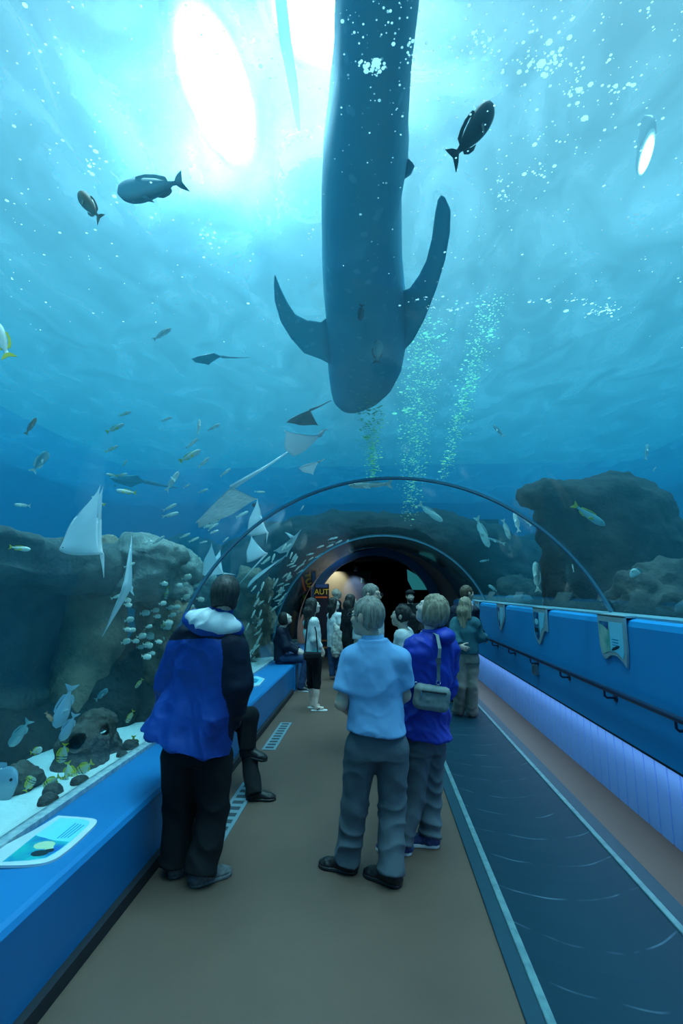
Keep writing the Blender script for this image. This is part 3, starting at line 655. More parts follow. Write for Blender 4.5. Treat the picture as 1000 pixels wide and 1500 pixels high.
lt = norm(J['sh_r']-J['sh_l'])
def yoke(c):
    z = c[:,2]; x = (c-J['neck'])@lt
    def near(a,b,r_): ab = b-a; t = np.clip(((c-a)@ab)/(ab@ab),0,1); return np.linalg.norm(c-a-t[:,None]*ab,axis=1) < r_
    arm = (near(J['sh_r']+V(.03,0,0),J['el_r']+V(.03,0,0),.135) | near(J['el_r']+V(.03,0,0),J['wr_r']+V(.03,0,0),.115)) & (x > .10)
    return ((z > J['neck'][2]-.10-.10*np.abs(x)) | arm).astype(int)
hemc = at(273,1084,Y)
pleat = lambda v,n: .009*np.sin(((v-J['neck'])@lt)*34+vnoise(v*4)*2.5)*np.clip((J['neck'][2]-.2-v[:,2])*2.2,0,1)+ridges(.017,(6,6,3.5),5.,.003,(2,0))(v,n)
upper(p, 'jacket', [C_JACKET, C_NAVY], .022, hem=hemc, hw=(.255,.185), sleeve=1.97, flare=1., disp=pleat, matfn=yoke, armr=1.22, chestw=.19, waistw=.215, h=.005, cut=[(at(272,1093,Y), V(-.19,0,-1))])
# hood lying on the back: blue shell with pale lining showing
nb = J['neck']; s_ = p['sp']; back = V(.12,-1,0); back = norm(back)
hoodP = [ell(nb+back*.078-s_*.02-lt*.02, (.175,.066,.10), np.stack([norm(lt+.25*s_), norm(back+.6*s_), norm(s_-.6*back)]))]
part(p, 'hood', hoodP, C_JACKET, .007, .02, sub=[ell(nb+s_*.12, (.085,.085,.14))], disp=folds(.006,(14,14,14)))
lin = [ell(nb+back*.104-s_*.0-lt*.02, (.158,.05,.083), np.stack([norm(lt+.25*s_), norm(back+.6*s_), norm(s_-.6*back)]))]
part(p, 'hood_lining', lin, C_LINING, .006, .02, sub=[ell(nb+s_*.13, (.088,.09,.14))], disp=lambda v,n: .0045*(1-2*np.abs(np.sin((v@norm(lt-.6*s_))*38+vnoise(v*9)*2)))+.004*vnoise(v*25))
part(p, 'collar', [loft([(nb-.03*s_+.0*back,.088,.085),(nb+.085*s_,.078,.076)], lt)], C_JACKET, .006, .01, sub=[loft([(nb-.08*s_,.068,.066),(nb+.12*s_,.07,.068)], lt)])
shoes(p, C_SHOE_GREY, C_SHOE_GREY, L=1.12)

# ---- person seated behind him on the bench, leg crossed
Y = 4.45
J = dict(seat=.45, pelvis=V(-1.66,4.5,.56), neck=V(-1.70,4.5,1.05), chest=V(-1.69,4.5,.86), head=V(-1.66,4.5,1.22), sh_l=V(-1.69,4.69,1.0), sh_r=V(-1.69,4.31,1.0), el_l=V(-1.58,4.72,.76), el_r=V(-1.58,4.3,.76), wr_l=V(-1.36,4.58,.72), wr_r=V(-1.36,4.4,.72), hip_l=V(-1.62,4.6,.55), hip_r=V(-1.62,4.42,.56),
    knee_l=V(-1.2,4.56,.53), knee_r=at(366,1049,4.4), ank_l=V(-1.11,4.5,.08), toe_l=V(-.92,4.44,.08), ank_r=at(363,1094,4.36), toe_r=at(405,1104,4.33))
J['ank_l'] = ground(366,1171)+V(0.03,0,.08); J['toe_l'] = ground(402,1172)+V(0,0,.08); J['up_r'] = V(-.15,-.1,1.)
p = person('seated visitor in black trousers with one leg crossed behind the man in royal blue', J, (70,10,0), 1., 1., h=.01)
hair(p, 'short', HAIR_DARK); trousers(p, C_BLACK, .018, .012, disp=creases(.006,40)); upper(p, 'jacket', C_NAVY, .018, hem=J['pelvis']-V(0,0,.08), sleeve=1.95)
shoes(p, C_SHOE_BLACK, C_SHOE_BLACK, L=1.1)

# ---- grey haired man in the blue polo shirt
Y = 3.25
J = joints(Y, dict(head=(537,903), neck=(546,936), chest=(548,990), pelvis=(552,1078), sh_l=(518,965,.0), sh_r=(582,967,.0), el_l=(500,1030,-.03), wr_l=(516,1046,.20), el_r=(592,1018,.05), wr_r=(566,1046,.26), hip_l=(529,1098), hip_r=(574,1098), knee_l=(519,1178,.03), knee_r=(574,1182,.03)))
feet(J, (518,1279),(468,1268),(586,1300),(543,1283)); J['ank_l'] = ground(509,1276)+V(0,0,.08); J['toe_l'] = ground(470,1268)+V(0,0,.08)
J['hd_l'] = V(.6,.1,.1); J['pn_l'] = V(.3,.9,.2)
p = person('grey haired man in light blue polo shirt and slate trousers, seen from behind', J, (-58,2,0), 1.06, 1.0, h=.007, thumb=(1,-1))
P3 = p
hair(p, 'short', HAIR_GREY, vol=1.02); spectacles(p)
trousers(p, C_SLATE, .026, .018, disp=creases(.008,44,1.), top=.06)
lt = p['lat']
upper(p, 'polo_shirt', C_POLO, .018, hem=at(551,1074,Y), hw=(.172,.125), sleeve=.74, flare=1.0, armr=1.16, chestw=.155, disp=ridges(.008,(7,7,4),3.,.002,(3,0)), cut=[(at(551,1071,Y), V(-.1,0,-1))])
nb = J['neck']; s_ = p['sp']
part(p, 'collar', [loft([(nb-.035*s_,.088,.082),(nb+.03*s_,.069,.067)], lt)], C_POLO, .006, .01, sub=[loft([(nb-.08*s_,.06,.06),(nb+.1*s_,.058,.058)], lt)])
shoes(p, C_SHOE_BLACK, C_SHOE_BLACK, L=1.12)
ph = MB(); ph.box(-.036,.036,-.006,.006,-.075,.075); w_ = J['wr_l']+V(.075,.1,.0)
pho = thing('camera', w_, 'small black camera held at the waist by the man in polo shirt', 'camera', rot=(.3,.6,.8))
bevel(ph.build('camera_body', mat('camera black', (.015,.015,.017), .35), pho), .006); le = MB(); le.tube([V(0,-.006,.03),V(0,-.03,.03)], .022, 14); le.build('lens', mat('camera lens', (.02,.02,.03), .1), pho, True)

# ---- woman in violet blue jacket looking up
Y = 3.62
J = joints(Y, dict(head=(632,893), neck=(636,929), chest=(631,985), pelvis=(622,1072), sh_l=(613,953,-.10), sh_r=(652,950,.14), el_l=(601,1000,-.06), wr_l=(592,985,.16), el_r=(650,1005,.24), wr_r=(618,1000,.36), hip_l=(610,1092,-.05), hip_r=(632,1092,.06), knee_l=(605,1168,-.03), knee_r=(630,1160,.06)))
feet(J, (603,1251),(560,1245),(643,1240),(600,1236))
p = person('woman with grey bob in violet blue jacket looking up, purse at her hip', J, (-66,24,0), .99, .98, h=.0075, skin=SKIN_PALE)
hair(p, 'bob', HAIR_BLOND, vol=1.02)
trousers(p, C_SLATE, .02, .02, disp=creases(.010,62,4.))
upper(p, 'jacket', C_PURPLE, .026, hem=J['pelvis']-.02*p['sp'], hw=(.175,.145), sleeve=1.95, armr=1.3, chestw=.165, disp=ridges(.016,(9,9,5),8.,.004,(6,2)))
nb = J['neck']; s_ = p['sp']; bk = -norm(p['f']*V(1,1,0))
part(p, 'hood', [ell(nb+bk*.075+V(0,-.02,-.01), (.12,.075,.06), np.stack([p['lat'],bk,V(0,0,1)])), loft([(nb-.06*s_+p['f']*.015,.09,.085),(nb+.022*s_+p['f']*.02,.07,.068)], p['lat'])], C_PURPLE, .007, .03, disp=folds(.007,(12,12,12)))
shoes(p, C_SHOE_BLUE, C_SOLE, L=1.05)
# her handbag (carried: a thing of its own)
bc = at(632,1022,3.42); bx_ = norm(V(1,.12,.05)); by_ = norm(np.cross(V(.05,0,1), bx_)); bz_ = np.cross(bx_, by_)
bag = thing('handbag', bc, 'grey green shoulder purse with dark zip hanging at the woman in violet blue', 'handbag')
BAGM = cloth('bag leather', (.24,.29,.28), .6, .2); MET = mat('bag metal', (.6,.62,.6), .25, metal=1.)
M3 = np.stack([bx_,by_,bz_])
def boxsdf(c, hx, r, M):
    c = np.asarray(c,float); hx = np.asarray(hx,float); ext = (np.abs(M.T)*hx).sum(1)
    def f(P):
        q = np.abs((P-c)@M.T)-hx+r; return np.sqrt((np.maximum(q,0)**2).sum(-1))+np.minimum(q.max(-1),0)-r
    return f, c-ext, c+ext
rb = rotv(bx_, by_, R_(12)); Mb = np.stack([rb,by_,np.cross(rb,by_)])
v,q = sdfmesh([boxsdf(bc,(.125,.045,.082),.04,Mb)], .005, disp=folds(.002,(20,20,20))); qmesh('bag_body', v, q, BAGM, bag, origin=bc)
z = MB(); zz = Mb[2]; z.tube([-.085*Mb[0]+.042*zz-by_*.046, .085*Mb[0]+.048*zz-by_*.046], .006, 8); z.build('zip', mat('zip dark', (.02,.022,.022), .5), bag)
z = MB(); z.tube([-.086*Mb[0]+.042*zz-by_*.05, -.084*Mb[0]+.012*zz-by_*.054], .006, 8); z.build('zip_pull', MET, bag)
rl = -.118*Mb[0]+.07*zz; rr = .03*Mb[0]+.105*zz-by_*.01
for c in (rl, rr):
    z = MB(); z.tube([c+.014*(Mb[0]*math.cos(a)+zz*math.sin(a)) for a in np.linspace(0,2*math.pi,13)], .003, 6); z.build('ring', MET, bag, True)
st1 = at(645,985,3.44)-bc; sh_ = at(650,931,3.57)-bc
def strap(a, pts, w=.011):
    m = MB(); v=[]; f=[]
    for P_ in pts: v += [P_-bx_*w-by_*.002, P_+bx_*w-by_*.002, P_+bx_*w+by_*.002, P_-bx_*w+by_*.002]
    for i in range(len(pts)-1):
        for k in range(4): f.append((4*i+k,4*i+(k+1)%4,4*i+4+(k+1)%4,4*i+4+k))
    m.add(v,f); return m.build('strap', BAGM, a)
strap(bag, [rr+zz*.012, at(642,975,3.40)-bc, at(644,950,3.40)-bc, at(640,930,3.46)-bc, at(632,925,3.6)-bc, at(622,940,3.72)-bc, at(606,985,3.75)-bc, at(603,1005,3.6)-bc, rl-rb*.012+zz*.01])
z = MB(); bu = at(642,968,3.39)-bc; z.box(bu[0]-.016,bu[0]+.016,bu[1]-.006,bu[1]+.006,bu[2]-.02,bu[2]+.02); z.build('buckle', MET, bag)

# ---- girl leaning at the rail and the person beyond her
Y = 6.9
J = joints(Y, dict(head=(683,886), neck=(680,905), chest=(681,925), pelvis=(683,957), sh_l=(668,913,.06), sh_r=(694,913,-.04), el_l=(663,934,-.06), wr_l=(673,946,-.14), el_r=(702,934,.0), wr_r=(711,934,.16), hip_l=(675,966), hip_r=(691,966), knee_l=(674,1004), knee_r=(692,1004)))
feet(J, (671,1049),(676,1039),(690,1052),(699,1043)); J['hd_l'] = V(.5,0,0.1); J['pn_l'] = V(0,.9,.2); J['curl_l'] = .5
p = person('girl with long blond hair in teal denim jacket standing at the handrail', J, (58,14,0), .95, .9, h=.010, skin=SKIN_PALE)
hair(p, 'long', HAIR_BLOND); trousers(p, C_KHAKI, .022, .03, disp=creases(.008,45)); upper(p, 'denim_jacket', C_TEAL, .022, hem=J['pelvis']+.0*p['sp'], sleeve=1.9, armr=1.15)
shoes(p, C_SHOE_GREY, C_SHOE_BLACK, L=1.05)
Y = 7.7
J = joints(Y, dict(head=(684,869), neck=(680,887), chest=(678,908), pelvis=(674,944), sh_l=(665,894,.05), sh_r=(694,895,-.02), el_l=(662,918,0), wr_l=(668,935,.1), el_r=(698,916,.05), wr_r=(706,928,.18), hip_l=(667,952), hip_r=(682,952), knee_l=(665,988), knee_r=(682,988)))
feet(J, (664,1029),(668,1021),(682,1030),(688,1022))
p = person('short haired brown person in dark jacket and jeans behind the blond girl', J, (70,-6,0), 1., .98, h=.012)
hair(p, 'short', HAIR_BROWN); trousers(p, C_DENIM, .018, .02); upper(p, 'jacket', C_NAVY, .022, sleeve=1.95); shoes(p, C_SHOE_BLACK, C_SHOE_BLACK)

# ---- woman with black hair in white cardigan, standing
Y = 7.35
J = joints(Y, dict(head=(458,887), neck=(456,905), chest=(456,925), pelvis=(459,958), sh_l=(449,912,.06), sh_r=(460,911,-.10), el_l=(452,934,.1), wr_l=(464,950,.12), el_r=(460,937,-.13), wr_r=(470,949,-.06), hip_l=(456,967,.05), hip_r=(464,967,-.05), knee_l=(455,1000,.06), knee_r=(464,1000,-.04)))
feet(J, (451,1037),(460,1037),(456,1041),(470,1041)); J['hd_r'] = V(.1,0,-.5); J['curl_r'] = .3
p = person('woman with long black hair in white cardigan, black capri leggings and sandals', J, (68,8,0), .98, .86, h=.010, skin=SKIN_PALE)
hair(p, 'long', HAIR_DARK); trousers(p, C_BLACK, .008, 0, upto=.28, name='capri_leggings')
upper(p, 'top', C_CYAN, .010, sleeve=0, hem=J['pelvis']+.02*p['sp']); upper(p, 'cardigan', C_WHITE, .017, sleeve=1.9, hem=J['pelvis']+.04*p['sp'], cut=[(J['chest']-p['lat']*.02, -p['lat'])], hw=(.15,.11))
for q in 'lr':
    a = J['ank_'+q]-V(0,0,.08); d = norm(J['toe_'+q]-J['ank_'+q]); m = MB(); L_ = []
    v,qq = sdfmesh([cone(a-d*.03+V(0,0,.0), a+d*.13, .04, .046)], .007, cut=[(a+V(0,0,.014), V(0,0,1)),(a+V(0,0,0), V(0,0,-1))]); s_o = qmesh('sandal', v, qq, C_WHITE, p['root'], origin=p['org'])
    sl = np.cross(d,V(0,0,1)); m.tube([a+d*.02+sl*.045-p['org']+V(0,0,.02), a+d*.1-p['org']+V(0,0,.05), a+d*.02-sl*.045-p['org']+V(0,0,.02)], .006, 6); m.build('sandal_strap', C_SHOE_BLACK, s_o)
bc = at(457,961,7.16)
bag = thing('shoulder_bag', bc, 'black shoulder bag at the hip of woman in white cardigan', 'handbag')
v,q = sdfmesh([boxsdf(bc,(.13,.04,.06),.035,np.eye(3))], .01); qmesh('bag_body', v, q, C_BLACK, bag, origin=bc)
m = MB(); m.tube([V(-.11,0,.05), at(450,915,7.14)-bc, at(452,900,7.28)-bc, at(458,900,7.4)-bc], .011, 6); m.tube([V(.08,0,.05), at(463,925,7.15)-bc, at(456,901,7.28)-bc], .009, 6); m.build('strap', C_BLACK, bag)

# ---- woman seated on the bench looking up
J = dict(seat=.45, pelvis=V(-1.66,8.75,.55), neck=V(-1.68,8.75,1.06), chest=V(-1.69,8.75,.86), head=V(-1.61,8.75,1.225), sh_l=V(-1.66,8.92,1.0), sh_r=V(-1.66,8.58,1.0), el_l=V(-1.56,8.95,.76), el_r=V(-1.54,8.54,.76), wr_l=V(-1.36,8.84,.66), wr_r=V(-1.34,8.6,.66), hip_l=V(-1.62,8.84,.54), hip_r=V(-1.62,8.66,.54), knee_l=V(-1.2,8.84,.54), knee_r=V(-1.19,8.64,.54), ank_l=V(-1.3,8.82,.08), toe_l=V(-1.11,8.8,.08), ank_r=V(-1.28,8.6,.08), toe_r=V(-1.09,8.56,.08))
p = person('dark haired woman in navy sweater and jeans seated on blue bench looking up', J, (85,26,0), 1., .98, h=.010, skin=SKIN_PALE)
hair(p, 'bob', HAIR_DARK, vol=.97); trousers(p, C_DENIM, .014, .008); upper(p, 'sweater', C_NAVY, .02, hem=J['pelvis']-V(0,0,.05), sleeve=1.93); shoes(p, C_SHOE_BLACK, C_SOLE)

# ---- woman with patterned cloth, further back
Y = 9.8
J = joints(Y, dict(head=(489,884), neck=(489,898), chest=(490,914), pelvis=(490,943), sh_l=(484,902,.12), sh_r=(497,903,-.1), el_l=(490,918,.15), wr_l=(498,921,.1), el_r=(499,918,-.15), wr_r=(501,926,-.08), hip_l=(486,950,.04), hip_r=(494,950,-.04), knee_l=(486,972), knee_r=(495,972)))
feet(J, (485,996),(489,994),(494,998),(500,998))
p = person('dark haired woman in white top and jeans carrying a patterned cloth bundle', J, (75,5,0), 1., .95, h=.012, skin=SKIN_PALE)
hair(p, 'long', HAIR_DARK); trousers(p, C_DENIM, .014, .01); upper(p, 'top', C_WHITE, .02, sleeve=.8)
bc = at(495,938,9.6); bu = thing('cloth_bundle', bc, 'patterned pale cloth bundle hanging from the arm of the woman in jeans', 'cloth')
v,q = sdfmesh([ell(bc,(.13,.09,.26)), ell(bc+V(-.05,0,-.2),(.1,.08,.12)), cone(bc+V(-.02,0,.2), bc+V(-.08,.1,.34), .07,.04)], .012, disp=creases(.018,30)); qmesh('cloth', v, q, C_PRINT, bu, origin=bc)
# ---- people at the far end
def standing(px, ytop, Y0, H, yaw, label, hairk, hm, topm, legm, pitch=0, skin=SKIN, h=.013, fat=1., sleeve=1.9, el=None):
    t = at(px, ytop, Y0); x,y = t[0],t[1]; s = H/1.75; r,f,u = headframe(yaw); b = V(x,y,0)
    L = lambda a,c,z: b+r*a*s+f*c*s+V(0,0,z*s)
    J = dict(head=L(0,.03,1.625), neck=L(0,0,1.47), chest=L(0,0,1.26), pelvis=L(0,0,.95), hip_l=L(-.09,0,.9), hip_r=L(.09,0,.9), knee_l=L(-.1,.03,.49), knee_r=L(.1,.02,.49), ank_l=L(-.11,-.02,.08), ank_r=L(.11,-.02,.08), toe_l=L(-.13,.18,.08), toe_r=L(.13,.18,.08),
        sh_l=L(-.175,0,1.41), sh_r=L(.175,0,1.41), el_l=L(-.23,-.02,1.12), el_r=L(.23,-.02,1.12), wr_l=L(-.2,.14,.92), wr_r=L(.2,.14,.92))
    for q in 'lr': J['ank_'+q][2] = .08; J['toe_'+q][2] = .08
    if el: J.update({k: L(*v) for k,v in el.items()})
    p = person(label, J, (yaw,pitch,0), s, fat, h=h, skin=skin)
    if hairk: hair(p, hairk, hm)
    trousers(p, legm, .02, .01); upper(p, 'shirt', topm, .02, sleeve=sleeve); shoes(p, C_SHOE_BLACK, C_SHOE_BLACK)
    return p
p = standing(541,857,5.6,1.80,118,'man with wavy grey hair and glasses in white shirt beyond the polo shirt man','short',HAIR_GREY,C_WHITE,C_SLATE, fat=1.05, h=.010, sleeve=.9); spectacles(p)
standing(512,872,8.6,1.66,62,'dark haired woman in black facing the far wall','long',HAIR_DARK,C_BLACK,C_BLACK, fat=.95, h=.012)
standing(591,887,4.95,1.58,-78,'dark haired woman with a bun in white top beside the violet blue jacket','bun',HAIR_DARK,C_WHITE,C_MAROON, pitch=8, h=.010, fat=.9, sleeve=.6)
standing(491,862,11.0,1.78,70,'bald man in navy shirt beyond the woman with the bundle',None,None,C_NAVY,C_DENIM, pitch=14, fat=1.05)
p = standing(600,867,9.9,1.72,175,'bearded man in black hat facing us in the dark far end','short',HAIR_DARK,C_BLACK,C_BLACK, pitch=4)
part(p, 'beard', [ell(p['hc']+(-.075*p['u']+.05*p['f']), V(.062,.058,.055), p['M'])], HAIR_DARK, .008, sub=[ell(p['hc']+(-.05*p['u']+.11*p['f']), V(.03,.03,.02), p['M'])])
part(p, 'hat', [ell(p['hc']+.07*p['u'], V(.095,.11,.075), p['M'])], C_BLACK, .01, cut=[(p['hc']+.05*p['u'], -p['u'])])
# ================================================================ TANK: rocks, fish, rays, shark, bubbles
def atr(px, py, rho, dy=0.):
    d = _f+_r*((px-500)/FPX)+_u*((750-py)/FPX); d = d/d[1]
    a = d[0]**2+d[2]**2; ox,oz = CAM[0]-CX, CAM[2]-CZ; b = 2*(ox*d[0]+oz*d[2]); c = ox*ox+oz*oz-rho*rho
    t = (-b+math.sqrt(b*b-4*a*c))/(2*a); return CAM+d*t
SAND = mat('sand', (.88,.88,.82), .9, noise=(5,.4), col2=(.74,.74,.68), bump=(25,.3,.02))
ROCK_GREY = mat('rock grey', (.34,.33,.28), .9, noise=(5,.9), col2=(.16,.16,.14), bump=(11,.8,.05)); ROCK_DARK = mat('rock dark', (.045,.045,.042), .9, noise=(4,.8), col2=(.02,.02,.02), bump=(9,.8,.06))
ROCK_BROWN = mat('rock brown', (.42,.27,.17), .9, noise=(5,.9), col2=(.20,.14,.10), bump=(12,.9,.05)); ROCK_CAVE = mat('rock pitted', (.085,.065,.05), .9, noise=(16,.8), col2=(.13,.13,.11), bump=(26,.9,.03))
TANKW = mat('tank wall blue', (.05,.34,.62), .9)
m = MB(); m.add([(-14,-6,.26),(-2.0,-6,.40),(-2.0,13.4,.40),(-14,13.4,.26),(-14,-6,-.6),(-2.0,-6,-.6),(-2.0,13.4,-.6),(-14,13.4,-.6)],[(0,1,2,3),(7,6,5,4),(0,4,5,1),(1,5,6,2),(2,6,7,3),(3,7,4,0)])
sb = m.build('sand', SAND); sb['kind'] = 'stuff'; sb['label'] = 'bright white sand bed outside the glass above the bench'; sb['category'] = 'sand'
m = MB(); m.add([(2.12,-6,1.43),(14,-6,1.3),(14,13.4,1.3),(2.12,13.4,1.43),(2.12,-6,-.6),(14,-6,-.6),(14,13.4,-.6),(2.12,13.4,-.6)],[(0,1,2,3),(7,6,5,4),(0,4,5,1),(1,5,6,2),(2,6,7,3),(3,7,4,0)])
sb = m.build('gravel', ROCK_DARK); sb['kind'] = 'stuff'; sb['label'] = 'dark gravel bed outside the glass above the blue wall'; sb['category'] = 'gravel'
for nm,bx in (('wall_left',(-14.2,-14,-6,26,-.6,8.6)),('wall_tank_right',(14,14.2,-6,26,-.6,8.6)),('wall_tank_far',(-14.2,14.2,26,26.2,-.6,8.6)),('wall_tank_near',(-14.2,14.2,-6.2,-6,-.6,8.6))):
    m = MB(); m.box(*bx); structure(m.build(nm, TANKW))
def rock(name, label, prims, mt, h=.06, amp=.1, sc=1.6, sub=(), k=.12, group=None, cat='rock', seed=0.):
    c = np.mean([(p[1]+p[2])/2 for p in prims],0)
    v,q = sdfmesh(prims, h, k, sub, disp=lambda v,n: amp*fbm(v*sc+seed,5,.55))
    o = qmesh(name, v, q, mt, None, origin=c); o.location = tuple(c); return tag(o, label, cat, group)
I3 = np.eye(3)
rock('rock_slab', 'big dark overhanging rock slab with pale lit top behind the near bench', [boxsdf((-3.9,3.0,2.04),(1.2,2.5,.20),.12,np.array([[1,0,0],[0,.997,-.07],[0,.07,.997]])), boxsdf((-4.15,2.9,1.1),(.95,2.3,.95),.25,I3), boxsdf((-4.3,2.6,.5),(1.3,2.4,.4),.2,I3), ell((-3.1,1.9,2.05),(.4,.7,.25))], ROCK_GREY if False else mat('rock slab', (.12,.13,.115), .9, noise=(3,.8), col2=(.045,.05,.048), bump=(8,.7,.06)), .06, .10, 1.5, seed=3.)
rock('rock_column', 'brown rock column standing next to the overhanging slab', [cone((-3.05,5.05,.2),(-2.95,5.0,2.1),.36,.26), cone((-2.95,4.6,.2),(-3.1,4.9,1.3),.25,.15)], ROCK_BROWN, .045, .07, 2.2, seed=8.)
rock('boulder', 'grey layered boulder on top of the brown coral head', [ell(atr(222,815,3.0),(.42,.5,.22)), ell(atr(205,850,2.95),(.34,.4,.26)), ell(atr(250,835,3.1),(.4,.45,.2)), ell(atr(235,872,2.95),(.4,.4,.2))], ROCK_GREY, .04, .10, 2.8, seed=1.)
rock('boulder', 'rounded grey brown boulder behind the fish school, left of the pale ray', [ell(atr(270,858,3.4),(.5,.5,.36)), ell(atr(300,880,3.4),(.45,.5,.4)), ell(atr(330,875,3.5),(.5,.5,.4))], ROCK_GREY, .045, .12, 2.5, seed=21.)
rock('coral_head', 'rounded brown coral head behind the pale fish school', [ell(atr(245,905,2.75),(.34,.36,.24)), ell(atr(225,960,2.75),(.28,.3,.4)), ell(atr(262,960,2.8),(.26,.3,.4)), cone(atr(240,960,2.75),atr(240,1030,2.7),.3,.3)], ROCK_BROWN, .04, .07, 3.2, seed=5., cat='coral')
rock('rock_mound', 'dark rock base under the coral head above the sand', [cone(atr(170,1000,3.0),atr(240,1010,2.8),.4,.3), cone(atr(215,1060,2.62),atr(232,1010,2.62),.2,.15), cone((-3.2,3.6,.3),(-2.9,6.5,.3),.45,.4), ell((-3.0,7.5,.5),(.6,1.3,.7)), ell((-3.3,9.5,.6),(.8,1.6,.9)), cone(atr(110,1010,3.2),atr(150,1040,2.95),.3,.25)], ROCK_DARK, .05, .10, 2.4, seed=13.)
rock('reef_column', 'tall brown reef column behind the man in royal blue, fish streaming past', [cone(atr(368,955,2.75),atr(372,850,2.75),.45,.3), ell(atr(385,905,2.7),(.3,.5,.4)), ell(atr(352,940,2.75),(.35,.5,.4))], ROCK_BROWN, .05, .13, 2.3, seed=33., cat='coral')
# pitted cave rock with holes on the sand
cc = atr(138,1095,2.5); fw = norm(cc-CAM); 
rock('pitted_rock', 'dark pitted rock with two round holes on the sand by the yellow fish', [cone(atr(120,1135,2.46),atr(138,1066,2.48),.19,.14), ell(atr(112,1090,2.5),(.15,.15,.14)), cone(atr(160,1120,2.42),atr(152,1062,2.45),.13,.09), ell(atr(105,1130,2.52),(.14,.16,.16)), ell(atr(150,1130,2.45),(.18,.18,.13))], ROCK_CAVE, .014, .022, 9., sub=[cone(atr(113,1088,2.5)-fw*.3,atr(113,1088,2.5)+fw*.09,.065,.06), cone(atr(151,1072,2.45)-fw*.3,atr(151,1072,2.45)+fw*.07,.042,.036)], k=.06, seed=2.)
for px,py,r_,lab in ((75,1163,.055,'brown stone on the sand under the yellow fish'),(88,1177,.05,'brown stone on the sand against the glass nearest the reef panel'),(124,1148,.045,'small brown stone on the sand below the pitted rock'),(204,1097,.06,'brown stone on the sand by the edge of the royal blue jacket'),(192,1108,.035,'dark stone on the sand behind the lone yellow fish'),(30,1152,.13,'low dark rock on the sand under the round grey fish')):
    p_ = atz(px,py,.40); p_[0] = min(p_[0],-2.02-r_) ; rock('stone', lab, [ell(p_+V(0,0,r_*.3),(r_,r_*1.1,r_*.9)), ell(p_+V(.02,r_*.6,.0),(r_*.7,r_*.7,r_*.7))], ROCK_CAVE, .014, r_*.25, 8., k=.03, seed=px, cat='stone')
# right hand tank
RS = .70
rr = lambda px,py,Y,r_: ell(at(px,py,Y*RS), tuple(RS*q for q in r_))
rock('rock_arch', 'huge dark rock with flat brown rim beyond the blue wall', [rr(885,775,9.6,(1.25,.9,1.15)), rr(930,812,9.6,(1.2,.9,.85)), rr(860,745,9.3,(.95,.7,.5)), rr(800,728,9.1,(.55,.5,.24)), cone(at(835,870,9.5*RS),at(830,760,9.5*RS),.55*RS,.5*RS), cone(at(900,880,9.4*RS),at(890,790,9.4*RS),.8*RS,.8*RS), rr(1000,850,9.6,(1.2,.9,.5))], mat('rock arch', (.04,.03,.023), .9, noise=(2.2,.9), col2=(.01,.01,.012), bump=(6,.9,.08)), .055, .10, 2.4, seed=4.)
rock('rock_bank', 'jagged brown rubble bank at the foot of the huge dark rock', [rr(950,872,8.0,(.6,.5,.28)), rr(1000,856,7.9,(.5,.5,.35)), rr(910,882,8.3,(.5,.5,.2)), rr(985,882,7.9,(.7,.5,.2))], ROCK_BROWN if False else mat('rubble brown', (.09,.07,.055), .9, noise=(4,.9), col2=(.03,.028,.028), bump=(9,.9,.06)), .05, .16, 3.2, seed=9.)
RUB = D.materials['rubble brown']
for i,(px,py,Y,r_,lab) in enumerate(((845,872,9.0,.3,'rubble heap rock just left of the huge dark rock foot'),(800,872,10.,.35,'brown rubble rock beyond the second info panel'),(765,868,11.,.5,'dark rubble rock above the second info panel under the slender fish'),(738,862,12.,.6,'upright dark rock pinnacle above the pointed info panel'),(715,868,13.,.6,'dark rock beyond the blond girl along the sill'),(692,865,15.,.8,'farthest dark rock along the sill by the tunnel joint'))):
    c = at(px,py,Y); rock('boulder', lab, [ell(c,(r_,r_,r_*(.8 if i != 3 else 1.3))), ell(c+V(r_*.6,.1,-.1),(r_*.7,r_*.7,r_*.5))], RUB, .06, r_*.35, 2.5, k=.1, seed=i*7.)
SLAB = mat('slate', (.14,.17,.18), .85, noise=(4,.5), col2=(.09,.11,.12), bump=(12,.4,.03))
for i,(px0,px1,Y,lab) in enumerate(((925,990,5.6,'flat slate slab outside the glass behind the nearest info panel'),(985,1040,5.2,'flat slate slab at the frame edge outside the glass'),(812,850,7.9,'pale slate slab outside the glass by the tunnel joint foot'),(752,790,10.3,'small slate slab outside the glass far along the sill'))):
    a = at(px0,890,Y); b_ = at(px1,890,Y); w_ = (b_[0]-a[0])/2
    o = rock('slate_slab', lab, [boxsdf((a[0]+w_+.05,Y,1.55),(max(w_,.2),.42,.06),.03,np.array([[.9,.43,0],[-.43,.9,.0],[0,0,1]]))], SLAB, .03, .03, 5., seed=i*3., cat='slab')
rock('added_rock_wall', 'added dark rock face that shades the far end of tunnel', [boxsdf((-7.2,15.5,1.5),(2.6,1.5,1.8),.4,I3), boxsdf((7.6,16,1.7),(2.8,1.5,1.8),.4,I3), ell((-3.6,13.0,1.0),(.9,1.3,1.4)), ell((3.9,13.0,1.6),(1.0,1.3,1.4)), ell((.2,12.2,2.9),(3.4,1.5,.75)), ell((-2.9,12.4,2.2),(1.2,1.3,1.)), ell((3.2,12.4,2.2),(1.2,1.3,1.))], ROCK_DARK, .09, .18, 1.2, seed=6., sub=[cone((CX,0,CZ),(CX,30,CZ),2.42,2.42)])  # rock lobes over the vault are added to block light and darken the far end

